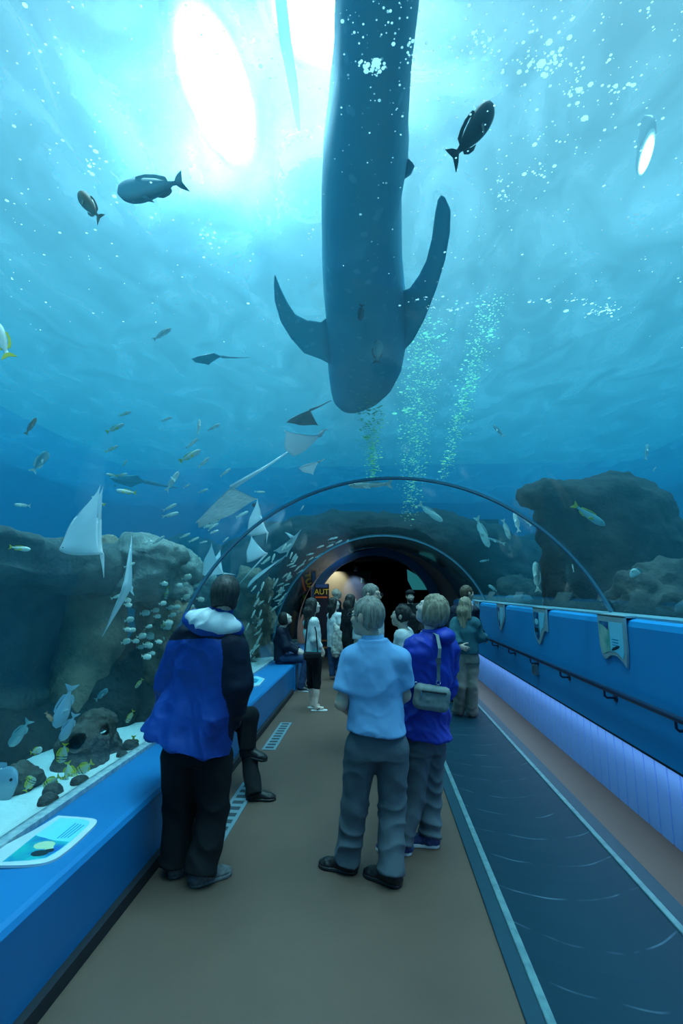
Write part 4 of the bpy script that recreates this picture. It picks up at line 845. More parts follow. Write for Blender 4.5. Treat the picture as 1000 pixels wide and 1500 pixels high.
# ---------------------------------------------------------------- fish
def fishmat(name, top, belly, fins=None, bars=None, rough=.4):
    m = D.materials.new(name); m.use_nodes = True; nt = m.node_tree; b = nt.nodes['Principled BSDF']; b.inputs['Roughness'].default_value = rough
    tc = nt.nodes.new('ShaderNodeTexCoord'); sx = nt.nodes.new('ShaderNodeSeparateXYZ'); nt.links.new(tc.outputs['Object'], sx.inputs[0])
    rp = nt.nodes.new('ShaderNodeMapRange'); rp.inputs['From Min'].default_value = -.05; rp.inputs['From Max'].default_value = .06; nt.links.new(sx.outputs[2], rp.inputs['Value'])
    mx = nt.nodes.new('ShaderNodeMix'); mx.data_type = 'RGBA'; mx.inputs['A'].default_value = (*belly,1); mx.inputs['B'].default_value = (*top,1); nt.links.new(rp.outputs[0], mx.inputs['Factor']); out = mx.outputs['Result']
    if bars:   # list of (axis, centre, half width, colour)
        for ax,c,w,col in bars:
            s = nt.nodes.new('ShaderNodeMath'); s.operation = 'SUBTRACT'; s.inputs[1].default_value = c; nt.links.new(sx.outputs[ax], s.inputs[0])
            a = nt.nodes.new('ShaderNodeMath'); a.operation = 'ABSOLUTE'; nt.links.new(s.outputs[0], a.inputs[0])
            l = nt.nodes.new('ShaderNodeMath'); l.operation = 'LESS_THAN'; l.inputs[1].default_value = w; nt.links.new(a.outputs[0], l.inputs[0])
            mm = nt.nodes.new('ShaderNodeMix'); mm.data_type = 'RGBA'; mm.inputs['B'].default_value = (*col,1); nt.links.new(out, mm.inputs['A']); nt.links.new(l.outputs[0], mm.inputs['Factor']); out = mm.outputs['Result']
    nt.links.new(out, b.inputs['Base Color']); return m
SIL = fishmat('fish silver', (.66,.68,.6), (.88,.9,.82)); SILW = fishmat('fish pale', (.85,.82,.66), (.95,.95,.86)); YEL = mat('fin yellow', (.72,.62,.04), .5); TAN = fishmat('fish tan', (.3,.2,.13), (.45,.36,.28)); GRY = fishmat('fish grey', (.10,.14,.16), (.16,.22,.25)); GRP = fishmat('fish grouper', (.75,.8,.8), (.22,.27,.3)); BLK = fishmat('fish black', (.02,.028,.035), (.015,.02,.03))
BLU = fishmat('fish pale blue', (.5,.66,.8), (.68,.78,.82)); TEALF = fishmat('fish teal', (.16,.38,.42), (.4,.6,.6)); BAT = fishmat('fish bat grey', (.22,.33,.42), (.35,.45,.5)); RED = fishmat('fish red', (.4,.14,.06), (.5,.28,.18))
PORK = fishmat('fish yellow banded', (.7,.62,.06), (.62,.66,.5), bars=[(0,.30,.022,(.02,.02,.02)),(0,.17,.022,(.02,.02,.02)),(2,.03,.012,(.6,.68,.72)),(2,-.04,.012,(.6,.68,.72)),(2,.09,.01,(.6,.68,.72))]); ANG = fishmat('fish banded', (.6,.66,.62), (.6,.66,.62), bars=[(0,.3,.03,(.5,.5,.04)),(0,.12,.05,(.02,.02,.02)),(0,-.12,.05,(.02,.02,.02)),(0,-.3,.04,(.55,.5,.04))])
DKE = mat('fish eye', (.01,.01,.01), .1)
def fishprof(kind):
    return dict(slim=(.105,.05),mid=(.16,.065),tall=(.25,.075),long=(.065,.04),round=(.36,.08),group=(.17,.13),angel=(.33,.07))[kind]
def fish_shapes(kind):
    H,W = fishprof(kind); body = MB(); n = 14; st = []
    for i in range(n+1):
        t = i/n; x = .5-.86*t
        e = max(math.sin(math.pi*min(t**.62,1))**.8*(1-.0*t),0) if t < 1 else 0
        hh = H*max(e,.0)*.98; 
        if t > .78: hh = max(hh, H*.0+ .035)
        if t == 0: hh = .006
        hh = max(hh,.004 if t==0 else .028*min(1,H/.12)); ww = max(W*math.sin(math.pi*min(t**.55,1))**.9 if t<1 else 0, .008); st.append((x,hh,ww,-.012*math.sin(math.pi*t)))
    v = []; f = []; N = 12
    for x,hh,ww,zz in st:
        for k in range(N): a = 2*math.pi*k/N; v.append((x, ww*math.sin(a), zz+hh*math.cos(a)))
    for i in range(n):
        for k in range(N): f.append((i*N+k,(i+1)*N+k,(i+1)*N+(k+1)%N,i*N+(k+1)%N))
    f += [tuple(range(N-1,-1,-1)), tuple(range(n*N,(n+1)*N))]
    body.add(v,f)
    def fin(pts, t=.006, tilt=None):
        pts = [V(x,0,z) for x,z in pts]
        if tilt is not None: pts = [tilt(q) for q in pts]
        c = np.mean(pts,0); nn = norm(np.cross(pts[1]-pts[0], pts[2]-pts[0])); k = len(pts); vv = [q+nn*t for q in pts]+[q-nn*t for q in pts]
        return vv, [tuple(range(k)), tuple(range(2*k-1,k-1,-1))]+[(i,k+i,k+(i+1)%k,(i+1)%k) for i in range(k)]
    tl = .15 if kind != 'long' else .10; th = max(.11,min(H*.95,.17))
    tail = fin([(-.34,.026),(-.40,th*.6),(-.5,th),(-.47,th*.45),(-.445,0),(-.47,-th*.45),(-.5,-th),(-.40,-th*.6),(-.34,-.026)])
    d = H if kind not in ('round','angel') else H*1.05
    z0 = H*.72
    dors = fin([(.2,z0*.9),(.14,d*1.1),(.0,d*1.14),(-.14,d*.95),(-.25,d*.66),(-.26,H*.25),(-.1,H*.7),(.05,H*.9)])
    anal = fin([(-.02,-H*.9),(-.1,-d*1.06),(-.2,-d*.9),(-.26,-d*.6),(-.25,-H*.25),(-.12,-H*.7)])
    pect = [fin([(.18,-.02),(.08,.02),(.0,-.06),(.1,-.07)], .004, lambda q,s=s: V(q[0], s*(W*.8+(.18-q[0])*.45), q[2]-(.18-q[0])*.15)) for s in (1,-1)]
    eyes = [(V(.37, s*W*.56, H*.22), max(.018,H*.11)) for s in (1,-1)]
    return body, tail, dors, anal, pect, eyes
_fp = {}
def pair(n, t, rho):
    """nose and tail points at one distance, both clear of the glass"""
    while True:
        a = atr(*n, rho); b = at(*t, a[1])
        if min(math.hypot(q[0]-CX,q[2]-CZ) for q in (a,b)) > 2.2: return a, b
        rho += .08
def place(o, nose, tail, roll=0.):
    x = norm(nose-tail); z = np.cross((nose+tail)/2-CAM, x); z = norm(z)*(1 if z[2] >= 0 else -1); y = np.cross(z,x)   # the fish shows us its flank
    if roll: z, y = rotv(z,x,R_(roll)), rotv(y,x,R_(roll))
    o.location = tuple((nose+tail)/2); o.rotation_euler = Matrix(np.stack([x,y,z]).T.tolist()).to_euler(); o.scale = (float(np.linalg.norm(nose-tail)),)*3
def fish(kind, body_m, fin_m, n, t, rho, label, group='fish in open water', name='fish', rho2=None, roll=0., cat='fish'):
    a, b = pair(n, t, rho)
    key = (kind, body_m.name, fin_m.name, name)
    if key in _fp:
        o = dup(_fp[key], label=label); o['group'] = group
    else:
        body, tail, dors, anal, pect, eyes = fish_shapes(kind); o = thing(name, (0,0,0), label, cat, group); _fp[key] = o
        body.build('body', body_m, o, True)
        for nm,g_ in (('tail_fin',tail),('dorsal_fin',dors),('anal_fin',anal),('pectoral_fin',pect[0]),('pectoral_fin',pect[1])): mb = MB(); mb.add(*g_); mb.build(nm, fin_m, o)
        for c,r_ in eyes: mb = MB(); mb.ball(c,r_); mb.build('eye', DKE, o, True)
    place(o, a, b, roll); return o
# high water
fish('group', GRP, GRP, (172,284),(272,265), 3.3, 'big grey fish with dark belly seen from below, high over the bench', roll=-35)
fish('group', TAN, TAN, (117,282),(148,322), 3.0, 'small brown fish diving near the big grey fish', roll=-20)
fish('mid', BLK, BLK, (722,152),(660,236), 3.3, 'black tail up fish above the walkway, alone in bright water', roll=25)
fish('mid', SIL, YEL, (-12,470),(14,525), 2.7, 'yellow tailed fish cut by the frame edge')
fish('slim', SIL, SIL, (250,481),(224,498), 3.0, 'small grey fish below the pale far ray')
fish('slim', TAN, TAN, (53,612),(37,637), 3.0, 'small brown fish pointing up in the open blue')
fish('mid', TEALF, SILW, (70,661),(47,692), 2.9, 'pale green fish with spread fins pointing upward')
fish('slim', SILW, YEL, (170,718),(200,722), 2.8, 'bright white yellow tailed fish under a dim far wing', roll=10)
fish('slim', SILW, YEL, (294,659),(262,676), 2.8, 'bright white fish with yellow tail rising towards the vault')
fish('slim', SILW, SILW, (21,739),(45,741), 2.9, 'pale slim fish just above the slab edge')
fish('long', SILW, YEL, (134,727),(154,740), 2.9, 'thin pale fish slanting down beside the tall ray wing')
for n_,t_,lab in (((192,603),(175,609),'topmost small pale fish of the loose line in open blue'),((182,621),(155,633),'second small pale fish from the top of the loose line'),((173,653),(154,662),'third small pale fish from the top of the loose line'),((186,673),(180,683),'tiny blurred fish below the loose line'),((155,694),(171,697),'thin pale fish meeting another nose to tail'),((187,694),(170,697),'thin fish facing away from the one it meets')):
    fish('slim', SIL, YEL, n_,t_, 3.2, lab)
for n_,t_,lab in (((252,611),(236,617),'tiny fish high in the blue above the white one'),((292,614),(290,636),'upright thin fish pointing at the surface'),((322,621),(303,631),'thin grey fish level with the upright one'),((290,642),(272,657),'thin grey fish right above the bright white one'),((306,670),(290,685),'thin grey fish beneath the bright white one'),((262,690),(243,720),'long thin fish slanting up by the striped ray'),((250,698),(256,706),'tiny fish crossing the long thin one'),((278,709),(268,715),'tiny fish left of the striped ray'),((338,686),(322,698),'slender fish above the striped ray'),((305,716),(290,722),'tan fish overlapping the striped ray')):
    fish('slim' , SIL, SIL, n_,t_, 3.0, lab, group='thin grey fish near the striped ray')
for n_,t_,lab in (((259,738),(238,748),'upper of two pale fish swimming under the white one'),((262,751),(237,757),'lower of two pale fish swimming under the white one'),((241,785),(224,797),'brown finned fish above the grey boulder'),((279,781),(263,788),'pale fish above the rounded boulder'),((292,787),(276,794),'second pale fish above the rounded boulder'),((388,721),(372,720),'slim pale fish between striped ray and white wing'),((445,740),(440,748),'tiny fish under the first joint of the vault'),((341,742),(324,750),'thin fish left of the white wing'),((364,749),(345,758),'thin fish touching the white wing edge')):
    fish('slim', SILW, SIL, n_,t_, 2.85, lab, group='pale fish over the boulders')
fish('tall', BLK, BLK, (369,739),(381,741), 2.9, 'small black fish above the white wing')
fish('slim', SILW, YEL, (45,805),(13,801), 2.55, 'pale yellow fish in front of the dark slab face')
fish('slim', SILW, SILW, (198,824),(181,831), 2.5, 'pale fish at the top of the thin upright streak'); fish('slim', SILW, SILW, (181,870),(162,877), 2.5, 'pale fish at the middle of the thin upright streak')
fish('slim', SIL, SIL, (137,768),(120,774), 2.6, 'grey fish passing behind the tall ray wing')
# near the sand
fish('mid', BLU, BLU, (82,1067),(106,1002), 2.45, 'large pale blue fish diving beside the pitted rock', name='fish', roll=-15)
fish('mid', BLU, BLU, (89,1086),(111,1044), 2.42, 'pale blue fish lower and shorter, over the rock hole', roll=-12)
fish('mid', TEALF, TEALF, (14,1094),(44,1054), 2.45, 'teal fish diving in front of the dark slab')
fish('round', BAT, BAT, (26,1148),(-40,1152), 2.5, 'round grey fish cut by the frame edge above the sand')
fish('mid', RED, RED, (77,1057),(67,1043), 2.45, 'small red fish next to the large pale blue one')
fish('tall', SIL, YEL, (62,1097),(44,1103), 2.45, 'small silver fish with yellow tail under the teal one')
fish('mid', TEALF, TEALF, (158,1009),(139,1026), 2.5, 'teal fish just above the pitted rock')
fish('mid', PORK, YEL, (185,1059),(196,1040), 2.45, 'yellow green fish beside the royal blue jacket hem')
fish('mid', PORK, YEL, (198,1008),(209,994), 2.5, 'yellow fish just left of the royal blue jacket')
fish('mid', PORK, YEL, (271,945),(262,958), 2.5, 'yellow fish at the sleeve of the royal blue jacket'); fish('mid', PORK, YEL, (242,878),(246,858), 2.6, 'tiny yellow fish above the coral head'); fish('mid', PORK, YEL, (236,920),(248,908), 2.5, 'yellow fish under the school by the jacket hood')
fish('tall', PORK, YEL, (138,1102),(116,1102), 2.40, 'yellow banded fish facing right in front of the rock')
fish('tall', PORK, YEL, (111,1134),(136,1116), 2.38, 'largest yellow banded fish, tail raised, low by the rock')
fish('tall', PORK, YEL, (88,1118),(96,1088), 2.42, 'yellow fish nose down at the dark rock hole'); fish('tall', PORK, YEL, (104,1146),(99,1115), 2.38, 'thin yellow fish seen edge on, nose down')
fish('tall', PORK, YEL, (64,1155),(88,1136), 2.38, 'yellow banded fish above the brown stones'); fish('tall', PORK, YEL, (50,1138),(36,1160), 2.40, 'yellow fish nose up on the sand, right of a pair'); fish('tall', PORK, YEL, (46,1136),(34,1156), 2.47, 'yellow fish half hidden behind the nose up one')
fish('tall', PORK, YEL, (100,1138),(84,1150), 2.36, 'pale yellow fish resting low between stones and rock'); fish('tall', PORK, YEL, (112,1150),(107,1130), 2.34, 'tiny pale yellow fish by the glass above the seal')
fish('angel', ANG, YEL, (193,1101),(196,1077), 2.27, 'tall banded angel fish with yellow edges near the jacket hem')
# right hand water
fish('slim', TEALF, YEL, (886,770),(838,738), 3.0, 'slender silver fish with yellow tail before the huge dark rock')
fish('round', SIL, TEALF, (922,838),(944,845), 2.9, 'round pale fish in front of the rubble bank')
fish('slim', TEALF, TEALF, (948,650),(945,674), 3.6, 'bright blue green fish diving high over the huge rock')
fish('slim', TEALF, SIL, (722,622),(738,640), 3.2, 'small slender fish above the first joint, by the bubble stream'); fish('slim', TEALF, TEALF, (956,690),(961,683), 3.4, 'tiny teal fish over the huge dark rock')
for n_,t_,lab,k_ in (((648,764),(612,737),'pale long fish under the slanting bubble stream','slim'),((716,802),(697,756),'pale fish pointing down between the two joints','slim'),((747,790),(736,760),'upright pale fish left of the joint band','slim'),((753,750),(760,780),'narrow pale fish hugging the joint band','slim'),((763,753),(778,771),'pale fish right behind the joint band','slim'),((784,822),(788,868),'upright slender fish over the rubble beyond the second panel','slim'),((838,826),(840,838),'tiny tan fish near the joint band foot','long'),((702,823),(716,820),'tiny teal fish over the far rocks','slim'),((715,857),(728,866),'bright fish low among the far rocks','mid'),((804,832),(811,836),'tiny teal fish beside the upright slender one','slim'),((714,788),(740,797),'teal fish nearly level between the joints','long'),((510,711),(575,709),'long dim fish right under the top of the first joint','long'),((573,802),(600,796),'dim fish above the second joint','long')):
    fish(k_, SIL if 'teal' not in lab else TEALF, SIL, n_,t_, 2.6 if n_[1] > 720 else 2.4, lab, group='fish along the vault joint')
# ---- schools: too small to show parts -> one mesh each
def tiny_fish(kind):
    body, tail, dors, anal, pect, eyes = fish_shapes(kind); mb = MB(); mb.v, mb.f, mb.m = list(body.v), list(body.f), [0]*len(body.f)
    for g_ in (tail,dors,anal): mb.add(*g_)
    return mb
_tp = {}
def school(kind, mt, pts, rho, label, group, lpx, ang, jit=.3, seed=1):
    r2 = random.Random(seed)
    for i,(px,py) in enumerate(pts):
        key = (kind, mt.name)
        if key not in _tp: o = tiny_fish(kind).build('fish', mt, None, True); _tp[key] = o
        else: o = _tp[key].copy(); COL.objects.link(o)
        tag(o, label, 'fish', group); rh = rho+r2.uniform(-.12,.25); a = R_(ang+r2.uniform(-1,1)*60*jit); L_ = lpx*r2.uniform(.75,1.2)/2
        n_, t_ = pair((px+L_*math.cos(a), py-L_*math.sin(a)), (px-L_*math.cos(a), py+L_*math.sin(a)), rh); place(o, n_, t_)
pale = [(186,879),(187,886),(189,908),(193,923),(186,922),(184,940),(198,939),(207,932),(219,930),(220,934),(216,945),(226,946),(212,898),(227,894),(230,903),(218,918),(238,884),(249,890),(257,879),(258,889),(252,901),(258,898),(246,912),(240,855),(262,857),(273,846),(271,857),(272,875),(278,890),(274,880),(293,878),(285,870),(214,962),(222,957),(205,948),(232,940),(236,935),(243,918)]
school('tall', SILW, pale, 2.45, 'small pale round fish hovering in the school before the brown coral head', 'pale fish school at the coral head', 14, 5, .3, 4)
r3 = random.Random(12); st = []
while len(st) < 62:
    t_ = r3.random(); px = 352+t_*72+r3.gauss(0,13); py = 985-t_*175+r3.gauss(0,16)
    if 335 < px < 440: st.append((px,py))
school('slim', SILW, st, 2.30, 'small pale fish in the dense stream rising past the brown reef column', 'fish stream at the reef column', 14, 52, .35, 5)
st2 = []
for i in range(30):
    t_ = i/29; a_ = R_(172-72*t_); px = 560+152*math.cos(a_)+r3.gauss(0,5); py = 900-118*math.sin(a_)+r3.gauss(0,4); st2.append((px,py))
school('slim', SIL, [p_ for p_ in st2 if p_[0] < 535], 2.28, 'dim little fish in the arc swimming over the second vault joint', 'fish arc over the second joint', 10, 30, .3, 6)
st3 = [(310+r3.gauss(0,16),772+r3.gauss(0,12)) for _ in range(14)]
school('slim', SILW, st3, 2.75, 'small pale fish in the loose cluster under the striped ray', 'fish cluster under the striped ray', 14, 28, .3, 7)
# ---------------------------------------------------------------- rays
def thin_skin(m, col, f=.5):
    nt = m.node_tree; b = nt.nodes['Principled BSDF']; o_ = [q for q in nt.nodes if q.type == 'OUTPUT_MATERIAL'][0]; t_ = nt.nodes.new('ShaderNodeBsdfTranslucent'); t_.inputs[0].default_value = (*col,1); x_ = nt.nodes.new('ShaderNodeMixShader'); x_.inputs[0].default_value = f
    nt.links.new(b.outputs[0],x_.inputs[1]); nt.links.new(t_.outputs[0],x_.inputs[2]); nt.links.new(x_.outputs[0],o_.inputs[0]); return m
RAY_TOP = mat('ray top', (.12,.16,.18), .6, noise=(8,.7), col2=(.22,.26,.27)); RAY_BELLY = mat('ray belly', (.9,.94,.94), .55, noise=(5,.6), col2=(.72,.82,.85), stretch=(1,3,1)); thin_skin(RAY_BELLY, (.95,.98,1), .55); RAY_STRIPE = mat('ray striped', (.78,.8,.76), .55, noise=(16,1.), col2=(.22,.3,.34), stretch=(4,.8,1)); thin_skin(RAY_STRIPE, (.9,.95,.95), .4)
def ray_fish(label, nose, tail, tip, rho, dih=10., tail_to=None, belly=RAY_BELLY, rt=None, rtip=None, flip=False, topm=RAY_TOP):
    a = atr(*nose, rho); b = atr(*tail, rt or rho); t = atr(*tip, rtip or rho)
    if dih > 45: a, b = pair(nose, tail, rho); t = at(*tip, (a[1]+b[1])/2+.05)
    c = (a+b)/2; L = np.linalg.norm(a-b); x = norm(a-b); w = t-c; w = w-(w@x)*x; S_ = np.linalg.norm(w); w = norm(w)
    dd = R_(dih)
    if dih > 45: z = w; y = norm(np.cross(z,x)); S_ = S_/math.sin(dd)
    else: y = w; z = norm(np.cross(x,y)); S_ = S_/math.cos(dd)
    if flip: z = -z; y = -y
    o = thing('ray', c, label, 'ray', 'rays gliding past the glass', rot=Matrix(np.stack([x,y,z]).T.tolist()).to_euler())
    nu, nc = 24, 12; v = []; f = []; mi = []
    for side in (1,-1):
        for i in range(nu+1):
            u_ = -1+2*i/nu; au = abs(u_)
            xl = .5-.62*au**1.6-.03*math.sin(3*math.pi*au); xt = -.5+.42*au**.8+.0*au; 
            if xl < xt: xl = xt = (xl+xt)/2
            if au > .98: xl = xt+.01
            th = .13*(1-au)**1.3+.012
            for j in range(nc+1):
                s = j/nc; xx = xl+(xt-xl)*s; pr = math.sin(math.pi*min(s**.7,1.)) if 0 < s < 1 else 0.
                yy = u_*S_*math.cos(dd*au**(.4 if dih < 60 else .06)); zz = au**1.25*S_*math.sin(dd)
                v.append((xx*L, yy, zz+side*th*pr*L*.5))
    W_ = nc+1; o2 = (nu+1)*W_
    for i in range(nu):
        for j in range(nc):
            q = (i*W_+j, (i+1)*W_+j, (i+1)*W_+j+1, i*W_+j+1); f.append(q[::-1]); mi.append(0); f.append(tuple(k+o2 for k in q)); mi.append(1)
    me_ = mesh('body', v, f, [topm, belly], o, True); me_.data.polygons.foreach_set('material_index', mi)
    bm = bmesh.new(); bm.from_mesh(me_.data); bmesh.ops.remove_doubles(bm, verts=bm.verts, dist=L*.002); bm.to_mesh(me_.data); bm.free()
    m = MB(); inv = np.stack([x,y,z])
    if tail_to is not None: e = inv@(atr(*tail_to, rho*1.08)-c)
    else: e = V(-1.35*L,0,.12*L)
    s0 = V(-.46*L,0,0); m.tube([s0, s0*.5+e*.5+V(0,0,.02*L), e], [L*.045,L*.025,L*.008], 7); m.build('tail', topm if belly is not RAY_STRIPE else RAY_BELLY, o, True)
    for q in (1,-1): m = MB(); m.ball(V(.36*L,q*.1*L,.05*L), .013*L); m.build('eye', DKE, o, True)
    return o
ray_fish('tall pale ray wing raised in front of the overhanging slab', (86,806),(152,812),(114,709), 2.5, 88, (152,846), topm=RAY_BELLY)
ray_fish('thin upright pale streak shaped as a ray edge on, beside the brown column', (182,858),(192,861),(190,764), 2.42, 12, (196,872), rt=2.55, topm=RAY_BELLY)  # upright pale streak, modelled with the ray shape
ray_fish('white ray wing raised highest, above the white tailed ray', (361,784),(393,780),(401,728), 2.4, 88, (390,796), topm=RAY_BELLY)
ray_fish('white ray with long tail hanging down towards the fish stream', (361,824),(392,810),(405,768), 2.35, 88, (350,856), topm=RAY_BELLY)
ray_fish('pale ray with both wings raised over the rounded boulder', (296,842),(328,840),(346,798), 2.6, 64, (345,842), flip=False, topm=RAY_BELLY)
ray_fish('striped round ray with long tail stretched to the vault top', (306,768),(340,712),(297,716), 2.6, 14, (436,652), belly=RAY_STRIPE, flip=True, topm=RAY_STRIPE)
ray_fish('small white ray at the tip of the striped ray tail', (428,668),(470,636),(458,664), 2.55, 30, (480,628), flip=True, topm=RAY_BELLY)
ray_fish('oval pale ray just below the small white one', (437,686),(468,676),(455,672), 2.55, 20, (476,672), flip=True, topm=RAY_BELLY)
ray_fish('dim far ray high in open water above the schools', (280,526),(326,522),(330,513), 4.6, 12, flip=True)
ray_fish('round pale ray next to the vault end, in fish stream', (420,808),(428,786),(436,800), 2.5, 12, (418,780), flip=True, topm=RAY_STRIPE, belly=RAY_STRIPE)
ray_fish('dim far wing behind the bright white yellow tailed fish', (160,700),(215,706),(165,690), 6.5, 15, flip=True)
ray_fish('faint ray near the whale shark head, over the small white ray', (424,620),(455,600),(440,590), 3.0, 20, flip=True)
ray_fish('blue lit ray diving beside the white tailed one', (362,862),(402,826),(388,852), 2.6, 20, (420,812), flip=False)
# ---------------------------------------------------------------- whale shark
WS = D.materials.new('whale shark skin'); WS.use_nodes = True; nt = WS.node_tree; b = nt.nodes['Principled BSDF']; b.inputs['Roughness'].default_value = .6
tc = nt.nodes.new('ShaderNodeTexCoord'); vo = nt.nodes.new('ShaderNodeTexVoronoi'); vo.inputs['Scale'].default_value = 7; nt.links.new(tc.outputs['Object'], vo.inputs['Vector'])
rp = nt.nodes.new('ShaderNodeMapRange'); rp.inputs['From Min'].default_value = .16; rp.inputs['From Max'].default_value = .22; rp.inputs['To Min'].default_value = 1; rp.inputs['To Max'].default_value = 0; nt.links.new(vo.outputs['Distance'], rp.inputs['Value'])
mx = nt.nodes.new('ShaderNodeMix'); mx.data_type = 'RGBA'; mx.inputs['A'].default_value = (.15,.48,.58,1); mx.inputs['B'].default_value = (.25,.58,.66,1); nt.links.new(rp.outputs[0], mx.inputs['Factor']); nt.links.new(mx.outputs['Result'], b.inputs['Base Color'])
ZW = 4.2
wst = [(598,516,8,.10),(594,519,24,.16),(586,524,37,.22),(572,530,47,.28),(552,534,54,.32),(520,536,58,.36),(480,537,60,.40),(440,533,60,.42),(400,530,59,.42),(300,529,59,.42),(235,536,63,.42),(200,538,60,.41),(100,546,58,.38),(0,553,63,.34),(-120,560,62,.27),(-300,566,50,.2),(-600,572,40,.12),(-800,574,30,.08)]
wc = atz(533,480,ZW); ws = thing('whale_shark', wc, 'huge dark whale shark gliding overhead, head towards the far end', 'whale shark')
v = []; f = []; N = 24
for i,(py,px,hw,hd) in enumerate(wst):
    c = atz(px,py,ZW); e = atz(px+hw,py,ZW); w_ = np.linalg.norm(e-c)
    if i < 6: sl = .35
    else: sl = 0.
    for k in range(N):
        a = 2*math.pi*k/N; ca,sa = math.cos(a),math.sin(a); xx = abs(ca)**.85*np.sign(ca)*w_; zz = abs(sa)**.9*np.sign(sa)*hd
        v.append((c[0]-wc[0]+xx, c[1]-wc[1]-sl*xx*(1 if xx > 0 else .3)*0.9, c[2]-wc[2]+zz+hd*.3))
n_ = len(wst)
for i in range(n_-1):
    for k in range(N): f.append((i*N+k,i*N+(k+1)%N,(i+1)*N+(k+1)%N,(i+1)*N+k))
f += [tuple(range(N-1,-1,-1)), tuple(range((n_-1)*N,n_*N))]
mesh('body', v, f, WS, ws, True)
def wing(name, secs, z0, dz, th):
    """sections (lead px, trail px) from root to tip -> thick airfoil fin"""
    v = []; f = []; K = 10; n_ = len(secs)
    for i,(a,b_) in enumerate(secs):
        t = i/(n_-1); zz = z0+dz*t; A = atz(*a,zz)-wc; B = atz(*b_,zz)-wc; tt = th*(1-t)**.7+.008
        for k in range(K):
            q = 2*math.pi*k/K; s = .5-.5*math.cos(q); P_ = A+(B-A)*s; v.append(P_+V(0,0,tt*math.sin(q)*(.6+.4*math.cos(q))))
    for i in range(n_-1):
        for k in range(K): f.append((i*K+k,i*K+(k+1)%K,(i+1)*K+(k+1)%K,(i+1)*K+k))
    f += [tuple(range(K-1,-1,-1)), tuple(range((n_-1)*K,n_*K))]
    return mesh(name, v, f, WS, ws, True)
wing('pectoral_fin', [((495,540),(492,455)),((470,524),(470,472)),((445,515),(447,468)),((425,492),(432,460)),((410,468),(422,445)),((402,440),(412,425)),((401,415),(405,408)),((402,404),(403,403))], ZW+.05, -.25, .10)
wing('pectoral_fin', [((585,520),(580,430)),((605,498),(600,422)),((622,466),(614,402)),((640,420),(624,382)),((652,380),(632,350)),((659,340),(637,312)),((660,308),(641,292)),((652,290),(646,286))], ZW+.05, -.3, .10)
wing('pelvic_fin', [((590,262),(588,225)),((602,254),(598,232)),((607,244),(604,238))], ZW+.05, -.1, .04)
wing('dorsal_fin', [((540,300),(540,215)),((541,290),(541,225)),((542,265),(542,240))], ZW+.65, .45, .05)
for s_ in (1,-1):
    m = MB()
    for j in range(5): a = atz(536+s_*50,500-13*j,ZW)-wc; m.tube([a+V(0,0,.0),a+V(-s_*.12,.02,-.12-.0),a+V(-s_*.2,.03,-.2)], .012, 6)
    m.build('gill_slits', BLK, ws)
m = MB(); m.tube([atz(500,588,ZW-.0)-wc+V(0,0,.0), atz(520,596,ZW)-wc+V(0,0.02,-.03), atz(550,580,ZW)-wc+V(.05,.02,-.0)], .02, 6); m.build('mouth', BLK, ws, True)
for (px,py),(qx,qy),lab in (((553,498),(552,532),'small pale remora under the whale shark head'),((527,470),(530,445),'dark remora under the whale shark throat')):
    a = atz(px,py,ZW-.42); b_ = atz(qx,qy,ZW-.42); body, tail, dors, anal, pect, eyes = fish_shapes('slim'); o = thing('remora', (0,0,0), lab, 'fish'); body.build('body', TEALF if 'pale' in lab else GRY, o, True)
    for nm,g_ in (('tail_fin',tail),('dorsal_fin',dors),('anal_fin',anal)): mb = MB(); mb.add(*g_); mb.build(nm, GRY, o)
    place(o, a, b_)
# ---------------------------------------------------------------- bubbles
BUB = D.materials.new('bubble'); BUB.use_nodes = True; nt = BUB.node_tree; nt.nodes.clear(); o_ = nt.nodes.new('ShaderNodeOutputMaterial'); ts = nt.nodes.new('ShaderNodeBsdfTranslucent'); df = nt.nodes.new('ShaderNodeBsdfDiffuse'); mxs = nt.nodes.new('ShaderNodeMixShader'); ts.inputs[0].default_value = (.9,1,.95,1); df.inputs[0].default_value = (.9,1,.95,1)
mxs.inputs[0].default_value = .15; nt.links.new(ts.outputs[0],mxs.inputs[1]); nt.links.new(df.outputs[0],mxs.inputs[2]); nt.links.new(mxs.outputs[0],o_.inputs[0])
GBUB = BUB.copy(); GBUB.name = 'bubble green'
for n__ in GBUB.node_tree.nodes:
    if n__.type.startswith('BSDF'): n__.inputs[0].default_value = (.55,.95,.6,1)
def bubbles(name, pts, rad, label, mt=BUB, cat='bubbles'):
    c = np.mean(pts,0); v = []; f = []
    O = [(math.cos(k_*math.pi/3),math.sin(k_*math.pi/3),0) for k_ in range(6)]+[(0,0,.55)]; F = [(k_,(k_+1)%6,6) for k_ in range(6)]   # spherical-cap bubbles
    for p_,r_ in zip(pts,rad):
        b_ = len(v); v += [tuple(p_-c+r_*np.array(q)) for q in O]; f += [tuple(k+b_ for k in q) for q in F]
    o = mesh(name, v, f, mt, None, True); o.location = tuple(c); o['kind'] = 'stuff'; tag(o, label, cat); return o
rg = np.random.RandomState(5)
for (a,b_,Y_,n_,w_,lab) in (((545,700),(545,592),6.0,700,.05,'short column of bubbles under the whale shark snout'),((600,760),(622,470),7.0,1900,.12,'broad green column of bubbles right of the whale shark head'),((648,700),(722,440),6.2,1000,.065,'slanting stream of bubbles farthest from the whale shark')):
    A = at(*a,Y_); B = at(*b_,Y_-.6); t = rg.rand(n_)**.9; pts = A+(B-A)*t[:,None]+rg.randn(n_,3)*w_*np.array([1,1,.6])*(.6+t[:,None]); bubbles('bubble_column', pts, np.exp(rg.randn(n_)*.5)*.008, lab, GBUB)
pts = []; rad = []
